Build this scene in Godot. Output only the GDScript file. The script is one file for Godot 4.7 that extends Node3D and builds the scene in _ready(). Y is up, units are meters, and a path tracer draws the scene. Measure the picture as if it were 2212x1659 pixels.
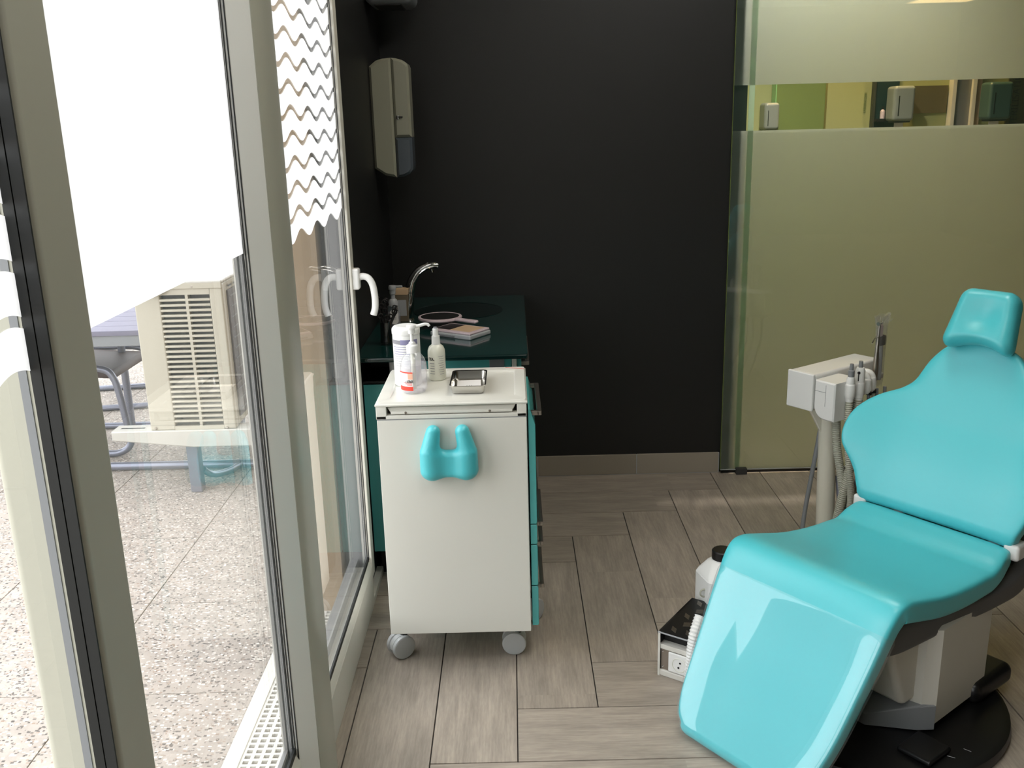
extends Node3D
# A dental treatment room seen along its window wall. Metres, y up; the camera looks down -z.

# ---------------------------------------------------------------- geometry builder
class G:
	var v := PackedVector3Array()
	var t := PackedVector2Array()
	func tri(a: Vector3, b: Vector3, c: Vector3, ua := Vector2.ZERO, ub := Vector2.ZERO, uc := Vector2.ZERO) -> void:
		v.append(a); v.append(b); v.append(c)
		t.append(ua); t.append(ub); t.append(uc)
	func quad(a: Vector3, b: Vector3, c: Vector3, d: Vector3) -> void:
		tri(a, b, c)
		tri(a, c, d)
	func quv(a: Vector3, b: Vector3, c: Vector3, d: Vector3, ua: Vector2, ub: Vector2, uc: Vector2, ud: Vector2) -> void:
		tri(a, b, c, ua, ub, uc)
		tri(a, c, d, ua, uc, ud)
	# plain box between two corners
	func box(lo: Vector3, hi: Vector3) -> G:
		var p := []
		for i in 8:
			p.append(Vector3(hi.x if i & 1 else lo.x, hi.y if i & 2 else lo.y, hi.z if i & 4 else lo.z))
		for f in [[4, 5, 7, 6], [1, 0, 2, 3], [5, 1, 3, 7], [0, 4, 6, 2], [6, 7, 3, 2], [0, 1, 5, 4]]:
			quad(p[f[0]], p[f[1]], p[f[2]], p[f[3]])
		return self
	# box with rounded edges; sub cuts the flat parts so that it can be bent afterwards
	func rbox(lo: Vector3, hi: Vector3, r: float, n := 2, sub := 1) -> G:
		var c := (lo + hi) / 2.0
		var h := (hi - lo) / 2.0
		r = minf(r, minf(h.x, minf(h.y, h.z)) * 0.999)
		for f in 6:
			var ax := f / 2
			var s := 1.0 if f % 2 == 0 else -1.0
			var a := (ax + 1) % 3
			var b := (ax + 2) % 3
			var la := _ticks(h[a] - r, n, sub)
			var lb := _ticks(h[b] - r, n, sub)
			for i in la.size() - 1:
				for j in lb.size() - 1:
					var q := []
					for k in [[0, 0], [1, 0], [1, 1], [0, 1]]:
						var ta: Array = la[i + k[0]]
						var tb: Array = lb[j + k[1]]
						var d := Vector3.ZERO
						d[ax] = s
						d[a] = ta[1]
						d[b] = tb[1]
						d = d.normalized() * r
						d[ax] += s * (h[ax] - r)
						d[a] += ta[0]
						d[b] += tb[0]
						q.append(c + d)
					if s > 0:
						quad(q[0], q[1], q[2], q[3])
					else:
						quad(q[3], q[2], q[1], q[0])
		return self
	func _ticks(core: float, n: int, sub: int) -> Array:
		var o := []
		for i in n + 1:
			o.append([-core, -tan(PI / 4 * (1.0 - float(i) / n))])
		for i in range(1, sub):
			o.append([lerpf(-core, core, float(i) / sub), 0.0])
		for i in n + 1:
			o.append([core, tan(PI / 4 * float(i) / n)])
		return o
	# outline in x-y pushed along z, edges chamfered by c; m places it
	func prism(pts: PackedVector2Array, z0: float, z1: float, c := 0.0, m := Transform3D()) -> G:
		if Geometry2D.is_polygon_clockwise(pts):
			pts = pts.duplicate()
			pts.reverse()
		var n := pts.size()
		var ins := PackedVector2Array()
		for i in n:
			var e0 := (pts[i] - pts[(i + n - 1) % n]).normalized()
			var e1 := (pts[(i + 1) % n] - pts[i]).normalized()
			var nn := Vector2(-e0.y - e1.y, e0.x + e1.x).normalized()
			var k := maxf(0.35, nn.dot(Vector2(-e1.y, e1.x)))
			ins.append(pts[i] + nn * c / k)
		var idx := Geometry2D.triangulate_polygon(ins)
		for i in range(0, idx.size(), 3):
			var a := ins[idx[i]]
			var b := ins[idx[i + 1]]
			var d := ins[idx[i + 2]]
			if (b - a).cross(d - a) < 0:
				var sw := b
				b = d
				d = sw
			tri(m * Vector3(a.x, a.y, z1), m * Vector3(b.x, b.y, z1), m * Vector3(d.x, d.y, z1))
			tri(m * Vector3(a.x, a.y, z0), m * Vector3(d.x, d.y, z0), m * Vector3(b.x, b.y, z0))
		var rings := [[pts, z0 + c], [pts, z1 - c]]
		if c > 0:
			rings = [[ins, z0], [pts, z0 + c], [pts, z1 - c], [ins, z1]]
		for k in rings.size() - 1:
			var p0: PackedVector2Array = rings[k][0]
			var p1: PackedVector2Array = rings[k + 1][0]
			var h0: float = rings[k][1]
			var h1: float = rings[k + 1][1]
			for i in n:
				var j := (i + 1) % n
				quad(m * Vector3(p0[i].x, p0[i].y, h0), m * Vector3(p0[j].x, p0[j].y, h0), m * Vector3(p1[j].x, p1[j].y, h1), m * Vector3(p1[i].x, p1[i].y, h1))
		return self
	# rings of equal length joined; ends closed with fans
	func loft(rings: Array, closed := true, caps := true) -> G:
		for k in rings.size() - 1:
			var a: PackedVector3Array = rings[k]
			var b: PackedVector3Array = rings[k + 1]
			var n := a.size()
			for i in n if closed else n - 1:
				var j := (i + 1) % n
				quad(a[i], a[j], b[j], b[i])
		if caps:
			for e in 2:
				var r: PackedVector3Array = rings[0] if e == 0 else rings[-1]
				var m := Vector3.ZERO
				for p in r:
					m += p
				m /= r.size()
				for i in r.size():
					var j := (i + 1) % r.size()
					if e == 1:
						tri(m, r[i], r[j])
					else:
						tri(m, r[j], r[i])
		return self
	# profile of (radius, height) turned round the y axis
	func lathe(prof: Array, seg := 24, m := Transform3D(), sx := 1.0, sz := 1.0) -> G:
		var rings := []
		for p in prof:
			var r := PackedVector3Array()
			for i in seg:
				var a := -TAU * i / seg
				r.append(m * Vector3(cos(a) * p[0] * sx, p[1], sin(a) * p[0] * sz))
			rings.append(r)
		return loft(rings)
	# round bar along a path; radii may be one number or one per point
	func tube(path: PackedVector3Array, radii, seg := 10, flat := 1.0) -> G:
		var rings := []
		var up := Vector3.UP
		for i in path.size():
			var d := (path[mini(i + 1, path.size() - 1)] - path[maxi(i - 1, 0)]).normalized()
			if i == 0:
				up = Vector3.RIGHT if absf(d.y) > 0.9 else Vector3.UP
			up = (up - d * up.dot(d)).normalized()
			var side := d.cross(up)
			var r: float = radii[i] if radii is Array else radii
			var ring := PackedVector3Array()
			for k in seg:
				var a := TAU * k / seg
				ring.append(path[i] + (up * cos(a) * flat - side * -sin(a)) * r)
			rings.append(ring)
		return loft(rings)
	# move every corner by a function
	func bend(f: Callable) -> G:
		for i in v.size():
			v[i] = f.call(v[i])
		return self
	func moved(m: Transform3D) -> G:
		for i in v.size():
			v[i] = m * v[i]
		return self
	func mesh(crease := 38.0) -> ArrayMesh:
		var n := v.size()
		var fn := PackedVector3Array()
		fn.resize(n / 3)
		var near := {}
		var keys := []
		keys.resize(n)
		for f in n / 3:
			fn[f] = (v[f * 3 + 1] - v[f * 3]).cross(v[f * 3 + 2] - v[f * 3])
			for k in 3:
				var p := v[f * 3 + k]
				var key := Vector3i((p * 20000.0).round())
				keys[f * 3 + k] = key
				if not near.has(key):
					near[key] = PackedInt32Array()
				near[key].append(f)
		var lim := cos(deg_to_rad(crease))
		var unit := PackedVector3Array()
		unit.resize(fn.size())
		for f in fn.size():
			unit[f] = fn[f].normalized()
		var ov := PackedVector3Array()
		var on := PackedVector3Array()
		var ot := PackedVector2Array()
		for f in n / 3:
			if fn[f].length_squared() < 1e-20:
				continue
			for k in [0, 2, 1]:
				var i: int = f * 3 + k
				var s := Vector3.ZERO
				for g in near[keys[i]]:
					if unit[g].dot(unit[f]) > lim:
						s += fn[g]
				ov.append(v[i])
				on.append(s.normalized())
				ot.append(t[i])
		var a := []
		a.resize(Mesh.ARRAY_MAX)
		a[Mesh.ARRAY_VERTEX] = ov
		a[Mesh.ARRAY_NORMAL] = on
		a[Mesh.ARRAY_TEX_UV] = ot
		var m := ArrayMesh.new()
		m.add_surface_from_arrays(Mesh.PRIMITIVE_TRIANGLES, a)
		return m

# surface of a field f(p) < 0 inside the box lo..hi, cells of size c
func nets(f: Callable, lo: Vector3, hi: Vector3, c: float) -> G:
	var nx := int(ceil((hi.x - lo.x) / c)) + 1
	var ny := int(ceil((hi.y - lo.y) / c)) + 1
	var nz := int(ceil((hi.z - lo.z) / c)) + 1
	var d := PackedFloat32Array()
	d.resize(nx * ny * nz)
	for k in nz:
		for j in ny:
			for i in nx:
				d[(k * ny + j) * nx + i] = f.call(lo + Vector3(i, j, k) * c)
	var cell := {}
	var pts := PackedVector3Array()
	for k in nz - 1:
		for j in ny - 1:
			for i in nx - 1:
				var s := Vector3.ZERO
				var m := 0
				for e in [[0, 0, 0, 1, 0, 0], [0, 1, 0, 1, 1, 0], [0, 0, 1, 1, 0, 1], [0, 1, 1, 1, 1, 1], [0, 0, 0, 0, 1, 0], [1, 0, 0, 1, 1, 0], [0, 0, 1, 0, 1, 1], [1, 0, 1, 1, 1, 1], [0, 0, 0, 0, 0, 1], [1, 0, 0, 1, 0, 1], [0, 1, 0, 0, 1, 1], [1, 1, 0, 1, 1, 1]]:
					var a := d[((k + e[2]) * ny + j + e[1]) * nx + i + e[0]]
					var b := d[((k + e[5]) * ny + j + e[4]) * nx + i + e[3]]
					if (a < 0) != (b < 0):
						var w := a / (a - b)
						s += Vector3(i + lerpf(e[0], e[3], w), j + lerpf(e[1], e[4], w), k + lerpf(e[2], e[5], w))
						m += 1
				if m:
					cell[Vector3i(i, j, k)] = pts.size()
					pts.append(lo + s / m * c)
	var g := G.new()
	for key in cell:
		var i: int = key.x
		var j: int = key.y
		var k: int = key.z
		var a := d[(k * ny + j) * nx + i] < 0
		for ax in 3:
			var n := Vector3i.ZERO
			n[ax] = 1
			var b := d[((k + n.z) * ny + j + n.y) * nx + i + n.x] < 0
			if a == b:
				continue
			var u := Vector3i.ZERO
			u[(ax + 1) % 3] = 1
			var w := Vector3i.ZERO
			w[(ax + 2) % 3] = 1
			if not (cell.has(key - u) and cell.has(key - w) and cell.has(key - u - w)):
				continue
			var p0 := pts[cell[key]]
			var p1 := pts[cell[key - u]]
			var p2 := pts[cell[key - u - w]]
			var p3 := pts[cell[key - w]]
			if a:
				g.quad(p0, p1, p2, p3)
			else:
				g.quad(p3, p2, p1, p0)
	return g

# ---------------------------------------------------------------- nodes
var used := {}
func numbered(called: String) -> String:
	used[called] = used.get(called, -1) + 1
	return called if used[called] == 0 else "%s_%03d" % [called, used[called]]

func tag(o: Node3D, label: String, category: String, group := "") -> Node3D:
	o.set_meta("label", label)
	o.set_meta("category", category)
	if group:
		o.set_meta("group", group)
	return o

func thing(called: String, label: String, category: String, at := Vector3.ZERO, basis_ := Basis(), group := "") -> Node3D:
	var o := Node3D.new()
	o.name = numbered(called)
	add_child(o)
	o.transform = Transform3D(basis_, at)
	return tag(o, label, category, group)

func struct(called: String, at := Vector3.ZERO) -> Node3D:
	var o := Node3D.new()
	o.name = called
	add_child(o)
	o.position = at
	o.set_meta("kind", "structure")
	return o

func part(called: String, shape, m: Material, parent: Node3D, at := Vector3.ZERO, crease := 38.0) -> MeshInstance3D:
	var o := MeshInstance3D.new()
	o.name = called
	o.mesh = shape.mesh(crease) if shape is G else shape
	o.material_override = m
	o.position = at
	parent.add_child(o, true)
	return o

func smesh(called: String, shape: G, m: Material) -> MeshInstance3D:
	var o := part(called, shape, m, self)
	o.set_meta("kind", "structure")
	return o

func V(x: float, y: float, z: float) -> Vector3:
	return Vector3(x, y, z)

func poly(a: Array) -> PackedVector2Array:
	var p := PackedVector2Array()
	for i in range(0, a.size(), 2):
		p.append(Vector2(a[i], a[i + 1]))
	return p

# smooth path through points
func curve(a: Array, per := 8) -> PackedVector3Array:
	var o := PackedVector3Array()
	for i in a.size() - 1:
		var p0: Vector3 = a[maxi(i - 1, 0)]
		var p1: Vector3 = a[i]
		var p2: Vector3 = a[i + 1]
		var p3: Vector3 = a[mini(i + 2, a.size() - 1)]
		for k in per:
			o.append(p1.cubic_interpolate(p2, p0, p3, float(k) / per))
	o.append(a[-1])
	return o

func rrect(w: float, h: float, r: float, n := 4) -> PackedVector2Array:
	var p := PackedVector2Array()
	for c in [[1, 1, 0], [-1, 1, 1], [-1, -1, 2], [1, -1, 3]]:
		for i in n + 1:
			var a: float = (c[2] + float(i) / n) * PI / 2
			p.append(Vector2(c[0] * (w / 2 - r) + cos(a) * r, c[1] * (h / 2 - r) + sin(a) * r))
	return p

func text(called: String, s: String, height: float, m: Material, parent: Node3D, tr: Transform3D, depth := 0.0008, font := "Droid Sans") -> MeshInstance3D:
	var tm := TextMesh.new()
	tm.text = s
	var f := SystemFont.new()
	f.font_names = PackedStringArray([font])
	tm.font = f
	tm.font_size = 32
	tm.pixel_size = height / 24.0
	tm.depth = depth
	var o := part(called, tm, m, parent)
	o.transform = tr
	return o

# ---------------------------------------------------------------- materials
var M := {}
func mat(key: String, c: Color, rough := 0.5, metal := 0.0, spec := 0.5) -> StandardMaterial3D:
	var m := StandardMaterial3D.new()
	m.resource_name = key
	m.albedo_color = c
	m.roughness = rough
	m.metallic = metal
	m.metallic_specular = spec
	M[key] = m
	return m

func pane_mat(key: String, c: Color, alpha: float, spec := 0.5) -> StandardMaterial3D:
	var m := mat(key, Color(c.r, c.g, c.b, alpha), 0.0, 0.0, spec)
	m.transparency = BaseMaterial3D.TRANSPARENCY_ALPHA
	return m

func noise_image(w: int, h: int, sx: float, sy: float, sd: int, oct := 4) -> Array:
	var n := FastNoiseLite.new()
	n.seed = sd
	n.noise_type = FastNoiseLite.TYPE_SIMPLEX_SMOOTH
	n.fractal_octaves = oct
	n.frequency = 1.0
	var o := []
	for y in h:
		for x in w:
			o.append(n.get_noise_2d(x * sx, y * sy))
	return o

func triplanar(m: StandardMaterial3D, scale: float, world := true) -> void:
	m.uv1_triplanar = true
	m.uv1_world_triplanar = world
	m.uv1_scale = Vector3.ONE * scale

func materials() -> void:
	mat("white_paint", Color(0.80, 0.79, 0.76), 0.35)
	mat("white_lacquer", Color(0.84, 0.835, 0.80), 0.32)
	mat("white_plastic", Color(0.88, 0.88, 0.87), 0.35)
	mat("cream_plastic", Color(0.86, 0.845, 0.78), 0.4)
	mat("frame_white", Color(0.80, 0.79, 0.75), 0.38)
	mat("frame_shaded", Color(0.66, 0.655, 0.60), 0.38)  # frame colour darkened to carry the shade on its room side
	mat("lit_white", Color(0.93, 0.93, 0.91), 0.35)
	mat("frame_grey", Color(0.46, 0.46, 0.46), 0.4)
	mat("frame_dark", Color(0.17, 0.18, 0.18), 0.5)
	mat("rubber", Color(0.085, 0.095, 0.09), 0.6)
	mat("black", Color(0.025, 0.025, 0.025), 0.55)
	mat("black_plastic", Color(0.06, 0.06, 0.065), 0.35)
	mat("dark_grey", Color(0.20, 0.20, 0.20), 0.5)
	mat("shell_grey", Color(0.33, 0.33, 0.33), 0.5)
	mat("mid_grey", Color(0.48, 0.49, 0.50), 0.45)
	mat("pale_grey", Color(0.64, 0.65, 0.66), 0.4)
	mat("caster_grey", Color(0.72, 0.73, 0.73), 0.3)
	mat("teal", Color(0.30, 0.62, 0.61), 0.35)
	mat("turquoise", Color(0.19, 0.70, 0.75), 0.42)
	var vinyl := mat("vinyl", Color(0.30, 0.74, 0.775), 0.36)
	vinyl.clearcoat_enabled = true
	vinyl.clearcoat = 0.25
	vinyl.clearcoat_roughness = 0.3
	mat("steel", Color(0.78, 0.77, 0.75), 0.16, 1.0)
	mat("brushed", Color(0.66, 0.63, 0.60), 0.34, 1.0)
	mat("chrome", Color(0.82, 0.82, 0.82), 0.05, 1.0)
	mat("tube_steel", Color(0.50, 0.51, 0.56), 0.35, 0.5)
	mat("ceiling", Color(0.90, 0.89, 0.86), 0.8)
	mat("lime", Color(0.62, 0.63, 0.42), 0.7)
	mat("lime_dark", Color(0.40, 0.46, 0.22), 0.7)
	mat("lime_pale", Color(0.52, 0.72, 0.47), 0.25)
	mat("tan_wall", Color(0.56, 0.48, 0.38), 0.8)
	mat("pier_grey", Color(0.42, 0.41, 0.42), 0.7)
	mat("cream_metal", Color(0.70, 0.68, 0.62), 0.45)
	mat("outdoor_white", Color(0.72, 0.71, 0.68), 0.5)
	mat("lavender_wood", Color(0.43, 0.42, 0.48), 0.7)
	mat("brown", Color(0.23, 0.15, 0.13), 0.6)
	mat("paper", Color(0.88, 0.87, 0.86), 0.7)
	mat("ink", Color(0.10, 0.10, 0.11), 0.7)
	mat("ink_grey", Color(0.50, 0.50, 0.52), 0.7)
	mat("ink_purple", Color(0.50, 0.49, 0.62), 0.6)
	mat("red_print", Color(0.86, 0.24, 0.17), 0.5)
	mat("peach_print", Color(0.90, 0.70, 0.60), 0.5)
	mat("mirror", Color(0.9, 0.9, 0.9), 0.02, 1.0)
	mat("pink_plastic", Color(0.80, 0.73, 0.75), 0.35)
	mat("beige", Color(0.77, 0.66, 0.53), 0.6)
	mat("kraft", Color(0.42, 0.38, 0.31), 0.7)
	mat("hose", Color(0.66, 0.66, 0.60), 0.5)
	mat("dark_twig", Color(0.07, 0.055, 0.05), 0.5)
	mat("teal_board", Color(0.07, 0.17, 0.17), 0.4)
	mat("sign_board", Color(0.20, 0.20, 0.14), 0.6)
	mat("towel_grey", Color(0.50, 0.52, 0.49), 0.4)
	mat("towel_dark", Color(0.24, 0.33, 0.31), 0.4)
	mat("frosty", Color(0.86, 0.86, 0.80), 0.3).clearcoat_enabled = true
	mat("sticker", Color(0.03, 0.22, 0.09), 0.5)
	mat("dispenser", Color(0.56, 0.56, 0.50), 0.3)
	mat("dispenser_grey", Color(0.30, 0.33, 0.36), 0.25)
	# dark satin paint of the back wall
	var dw := mat("dark_wall", Color(0.072, 0.075, 0.072), 0.5)
	var nb := NoiseTexture2D.new()
	nb.width = 256
	nb.height = 256
	nb.seamless = true
	nb.as_normal_map = true
	nb.bump_strength = 1.2
	nb.noise = FastNoiseLite.new()
	nb.noise.seed = 4
	nb.noise.frequency = 0.09
	dw.normal_enabled = true
	dw.normal_scale = 0.15
	dw.normal_texture = nb
	triplanar(dw, 6.0)
	# glass
	pane_mat("pane", Color(0.9, 0.93, 0.92), 0.06)
	pane_mat("door_glass", Color(0.3, 0.42, 0.38), 0.10)
	pane_mat("clear_film", Color(0.85, 0.92, 0.95), 0.05)
	pane_mat("clear_plastic", Color(0.85, 0.88, 0.92), 0.10)
	pane_mat("gel", Color(0.88, 0.84, 0.88), 0.20)
	pane_mat("sleeve", Color(0.75, 0.75, 0.73), 0.22)
	pane_mat("smoke_glass", Color(0.10, 0.11, 0.11), 0.35)
	var fr := mat("frosted", Color(0.80, 0.83, 0.78, 0.0), 0.62)
	fr.transparency = BaseMaterial3D.TRANSPARENCY_ALPHA
	fr.refraction_enabled = true
	fr.refraction_scale = 0.045
	var ed := mat("lit_edge", Color(0.60, 0.86, 0.58), 0.3)
	ed.backlight_enabled = true
	ed.backlight = Color(1, 1, 1)
	var et := mat("etching", Color(0.60, 0.60, 0.58, 0.62), 0.5)
	et.backlight_enabled = true
	et.backlight = Color(1, 1, 1)
	et.transparency = BaseMaterial3D.TRANSPARENCY_ALPHA
	var ct := mat("counter_glass", Color(0.05, 0.20, 0.19), 0.12)
	ct.clearcoat_enabled = true
	ct.clearcoat = 0.6
	ct.clearcoat_roughness = 0.03
	mat("basin_glass", Color(0.04, 0.12, 0.115), 0.05)
	# window film: white, glows with the daylight behind it
	var fm := mat("film", Color(0.56, 0.555, 0.545), 0.7)
	fm.backlight_enabled = true
	fm.backlight = Color(1, 1, 1)
	# exposed-aggregate terrace slabs
	for k in 2:
		var im := Image.create(512, 512, false, Image.FORMAT_RGB8)
		var rng := RandomNumberGenerator.new()
		rng.seed = 11 + k
		var big := noise_image(64, 64, 0.11, 0.11, 21 + k)
		for y in 512:
			for x in 512:
				var f: float = 1.0 + big[(y / 8) * 64 + x / 8] * 0.10 + rng.randf_range(-0.035, 0.035)
				im.set_pixel(x, y, Color(0.60 * f, 0.565 * f, 0.53 * f))
		for i in 4200:
			var x := rng.randi_range(0, 506)
			var y := rng.randi_range(0, 506)
			var s := rng.randf()
			var c := Color(0.24, 0.22, 0.21) if s < 0.42 else (Color(0.86, 0.83, 0.79) if s < 0.8 else Color(0.52, 0.44, 0.38))
			c = c.lerp(Color(0.60, 0.565, 0.53), rng.randf() * 0.45)
			im.fill_rect(Rect2i(x, y, rng.randi_range(2, 7), rng.randi_range(2, 5)), c)
		var pm := mat("paving%d" % k, Color.WHITE, 0.85)
		pm.albedo_texture = ImageTexture.create_from_image(im)
		triplanar(pm, 1.55)
		pm.uv1_offset = Vector3(0.13 * k, 0, 0.41 * k)
	# wood-look porcelain planks
	for k in 4:
		var im := Image.create(512, 256, false, Image.FORMAT_RGB8)
		var a := noise_image(512, 256, 0.012, 0.22, 31 + k, 5)
		var b := noise_image(512, 256, 0.006, 0.03, 51 + k, 3)
		var fine := noise_image(512, 256, 0.05, 0.9, 71 + k, 2)
		var tone: float = [1.0, 0.955, 1.035, 0.98][k]
		for y in 256:
			for x in 512:
				var i := y * 512 + x
				var f: float = tone * (1.0 + a[i] * 0.10 + b[i] * 0.10 + fine[i] * 0.05)
				im.set_pixel(x, y, Color(0.605 * f, 0.565 * f, 0.52 * f))
		var pm := mat("plank%d" % k, Color.WHITE, 0.42)
		pm.albedo_texture = ImageTexture.create_from_image(im)
	mat("grout", Color(0.16, 0.15, 0.14), 0.8)
	mat("floor_plain", Color(0.58, 0.545, 0.50), 0.45)
	# black checker plate sheen
	mat("checker", Color(0.07, 0.07, 0.075), 0.35)
	# abstract print in the corridor
	var pi := Image.create(128, 128, false, Image.FORMAT_RGB8)
	var pa := noise_image(128, 128, 0.06, 0.012, 91, 4)
	for y in 128:
		for x in 128:
			var f: float = clampf(pa[y * 128 + x] * 1.6 + 0.15, 0.0, 1.0)
			pi.set_pixel(x, y, Color(0.17, 0.18, 0.11).lerp(Color(0.55, 0.46, 0.30), f))
	mat("print", Color.WHITE, 0.6).albedo_texture = ImageTexture.create_from_image(pi)
	mat("plank_skirt0", Color(0.56, 0.525, 0.475), 0.45)
	mat("plank_skirt1", Color(0.585, 0.55, 0.50), 0.45)

# ---------------------------------------------------------------- the scene
func _ready() -> void:
	var cam := Camera3D.new()
	cam.name = "camera"
	cam.fov = 44.348
	cam.near = 0.02
	cam.far = 120.0
	var cy := Basis(Vector3.UP, 0.00422304)
	cam.transform = Transform3D(cy * Basis(Vector3.RIGHT, -0.270047) * Basis(Vector3.BACK, -0.0261151), Vector3(0, 1.40, 0))
	add_child(cam)
	cam.current = true
	var we := WorldEnvironment.new()
	we.name = "environment"
	var env := Environment.new()
	var sky := Sky.new()
	var ps := ProceduralSkyMaterial.new()
	ps.sky_top_color = Color(0.97, 0.985, 1.0)
	ps.sky_horizon_color = Color(0.99, 0.99, 0.99)
	ps.ground_bottom_color = Color(0.62, 0.60, 0.57)
	ps.ground_horizon_color = Color(0.75, 0.74, 0.72)
	ps.sky_energy_multiplier = 1.0
	ps.energy_multiplier = 3.0
	sky.sky_material = ps
	env.background_mode = Environment.BG_SKY
	env.sky = sky
	env.tonemap_mode = Environment.TONE_MAPPER_LINEAR
	env.tonemap_exposure = 1.75
	env.sdfgi_enabled = true
	env.ssao_enabled = true
	env.ssil_enabled = true
	we.environment = env
	add_child(we)
	materials()
	build_room()
	build_floor()
	build_windows()
	build_terrace()
	build_corridor()
	build_trolley()
	build_trolley_items()
	build_sink()
	build_sink_items()
	build_wall_units()
	build_chair()
	build_delivery_unit()
	build_floor_box()
	build_outdoor_things()
	build_lamps()

func ground_box(x0: float, y0: float, z0: float, x1: float, y1: float, z1: float) -> G:
	return G.new().box(Vector3(x0, y0, z0), Vector3(x1, y1, z1))

func build_room() -> void:
	smesh("wall_back", ground_box(-0.62, 0, -3.76, 0.881, 2.6, -3.632), M.dark_wall)
	smesh("wall_left", ground_box(-0.535, 0, -3.70, -0.466, 2.6, -2.655), M.dark_wall)
	smesh("wall_outside", ground_box(-0.63, -0.1, -3.9, -0.54, 2.6, -2.60), M.tan_wall)
	smesh("wall_left_head", ground_box(-0.54, 2.27, -2.655, -0.43, 2.6, 4.4), M.white_paint)
	smesh("wall_left_near", ground_box(-0.54, 0, 0.30, -0.43, 2.27, 4.4), M.lime)
	smesh("wall_right", ground_box(5.2, 0, -3.76, 5.3, 2.6, 4.4), M.dark_wall)
	smesh("wall_front", ground_box(-0.54, 0, 4.3, 5.3, 2.6, 4.4), M.lime_dark)
	smesh("wall_back_right", ground_box(2.62, 0, -3.76, 5.3, 2.6, -3.66), M.lime)
	smesh("ceiling", ground_box(-0.62, 2.6, -5.3, 5.3, 2.7, 4.4), M.ceiling)
	# tiled baseboard of the back wall
	var bb := struct("baseboard_back")
	var x := -0.464
	var k := 0
	for x1 in [-0.31, 0.083, 0.487, 0.822]:
		part("skirting_tile", G.new().rbox(V(x, 0.002, -3.633), V(x1 - 0.003, 0.086, -3.622), 0.002, 1), [M.plank_skirt0, M.plank_skirt1][k % 2], bb)
		x = x1
		k += 1
	part("grout_line", G.new().box(V(-0.464, 0.0, -3.633), V(0.822, 0.0845, -3.6235)), M.pale_grey, bb)

func build_floor() -> void:
	var fl := struct("floor")
	part("screed", ground_box(-0.47, -0.12, -5.2, 5.3, -0.0035, 4.4), M.grout, fl)
	part("plain_floor", ground_box(-0.44, -0.0036, -1.235, 5.2, 0.0, 4.3), M.floor_plain, fl)
	part("plain_floor", ground_box(2.40, -0.0036, -3.632, 5.2, 0.0, -1.235), M.floor_plain, fl)
	part("plain_floor", ground_box(0.885, -0.0036, -5.0, 5.2, 0.0, -3.634), M.floor_plain, fl)
	var rng := RandomNumberGenerator.new()
	rng.seed = 5
	var p := 0.2008
	var gap := 0.0011
	var lim := Rect2(-0.462, -3.632, 2.862, 2.397)
	for i in range(-2, 14):
		for j in range(-4, 10):
			var m := posmod(j - i, 8)
			var upright := m == 0
			var flat := posmod(j - i, 8) == 7      # first column of a lying plank
			var r: Rect2
			if upright:
				r = Rect2(-0.2173 + i * p, -1.8355 - (j + 4) * p, p, 4 * p)
			elif flat:
				r = Rect2(-0.2173 + i * p, -1.8355 - (j + 1) * p, 4 * p, p)
			else:
				continue
			r = r.grow(-gap)
			plank(fl, r, lim, upright, rng)
	# planks that begin outside that range of cells
	for j in range(-4, 10):
		for i in range(-8, -2):
			if posmod(j - i, 8) == 7:
				plank(fl, Rect2(-0.2173 + i * p, -1.8355 - (j + 1) * p, 4 * p, p).grow(-gap), lim, false, rng)
	for i in range(-2, 14):
		for j in range(-8, -4):
			if posmod(j - i, 8) == 0:
				plank(fl, Rect2(-0.2173 + i * p, -1.8355 - (j + 4) * p, p, 4 * p).grow(-gap), lim, true, rng)

func plank(fl: Node3D, full: Rect2, lim: Rect2, upright: bool, rng: RandomNumberGenerator) -> void:
	var r := full.intersection(lim)
	var o := Vector2(rng.randf(), rng.randf())
	var k := rng.randi_range(0, 3)
	if r.size.x < 0.004 or r.size.y < 0.004:
		return
	var g := G.new()
	var c := 0.0007
	var a := [V(r.position.x, -0.004, r.end.y), V(r.end.x, -0.004, r.end.y), V(r.end.x, -0.004, r.position.y), V(r.position.x, -0.004, r.position.y)]
	var b := [V(r.position.x + c, 0, r.end.y - c), V(r.end.x - c, 0, r.end.y - c), V(r.end.x - c, 0, r.position.y + c), V(r.position.x + c, 0, r.position.y + c)]
	var uv := []
	for q in b:
		var w := Vector2(q.x, q.z)
		uv.append(o + (Vector2(w.y, w.x * 2.0) if upright else Vector2(w.x, w.y * 2.0)) / 0.9)
	g.quv(b[0], b[1], b[2], b[3], uv[0], uv[1], uv[2], uv[3])
	for i in 4:
		var j := (i + 1) % 4
		g.quv(a[i], a[j], b[j], b[i], uv[i], uv[j], uv[j], uv[i])
	part("floor_plank", g, M["plank%d" % k], fl)

# outline given as (x, -z), pushed upwards
func upright_prism(pts: PackedVector2Array, y0: float, y1: float, c := 0.0) -> G:
	return G.new().prism(pts, y0, y1, c, Transform3D(Basis(Vector3(1, 0, 0), Vector3(0, 0, -1), Vector3(0, 1, 0)), Vector3.ZERO))

const GX := -0.455           # plane of the panes
const GM := -0.445           # plane of the middle pane

func pane_quad(z0: float, z1: float, y0: float, y1: float, x: float) -> G:
	var g := G.new()
	g.quad(V(x, y0, z0), V(x, y0, z1), V(x, y1, z1), V(x, y1, z0))
	return g

func pane_z(x0: float, x1: float, y0: float, y1: float, z: float) -> G:
	var g := G.new()
	g.quad(V(x0, y0, z), V(x1, y0, z), V(x1, y1, z), V(x0, y1, z))
	return g

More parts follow.
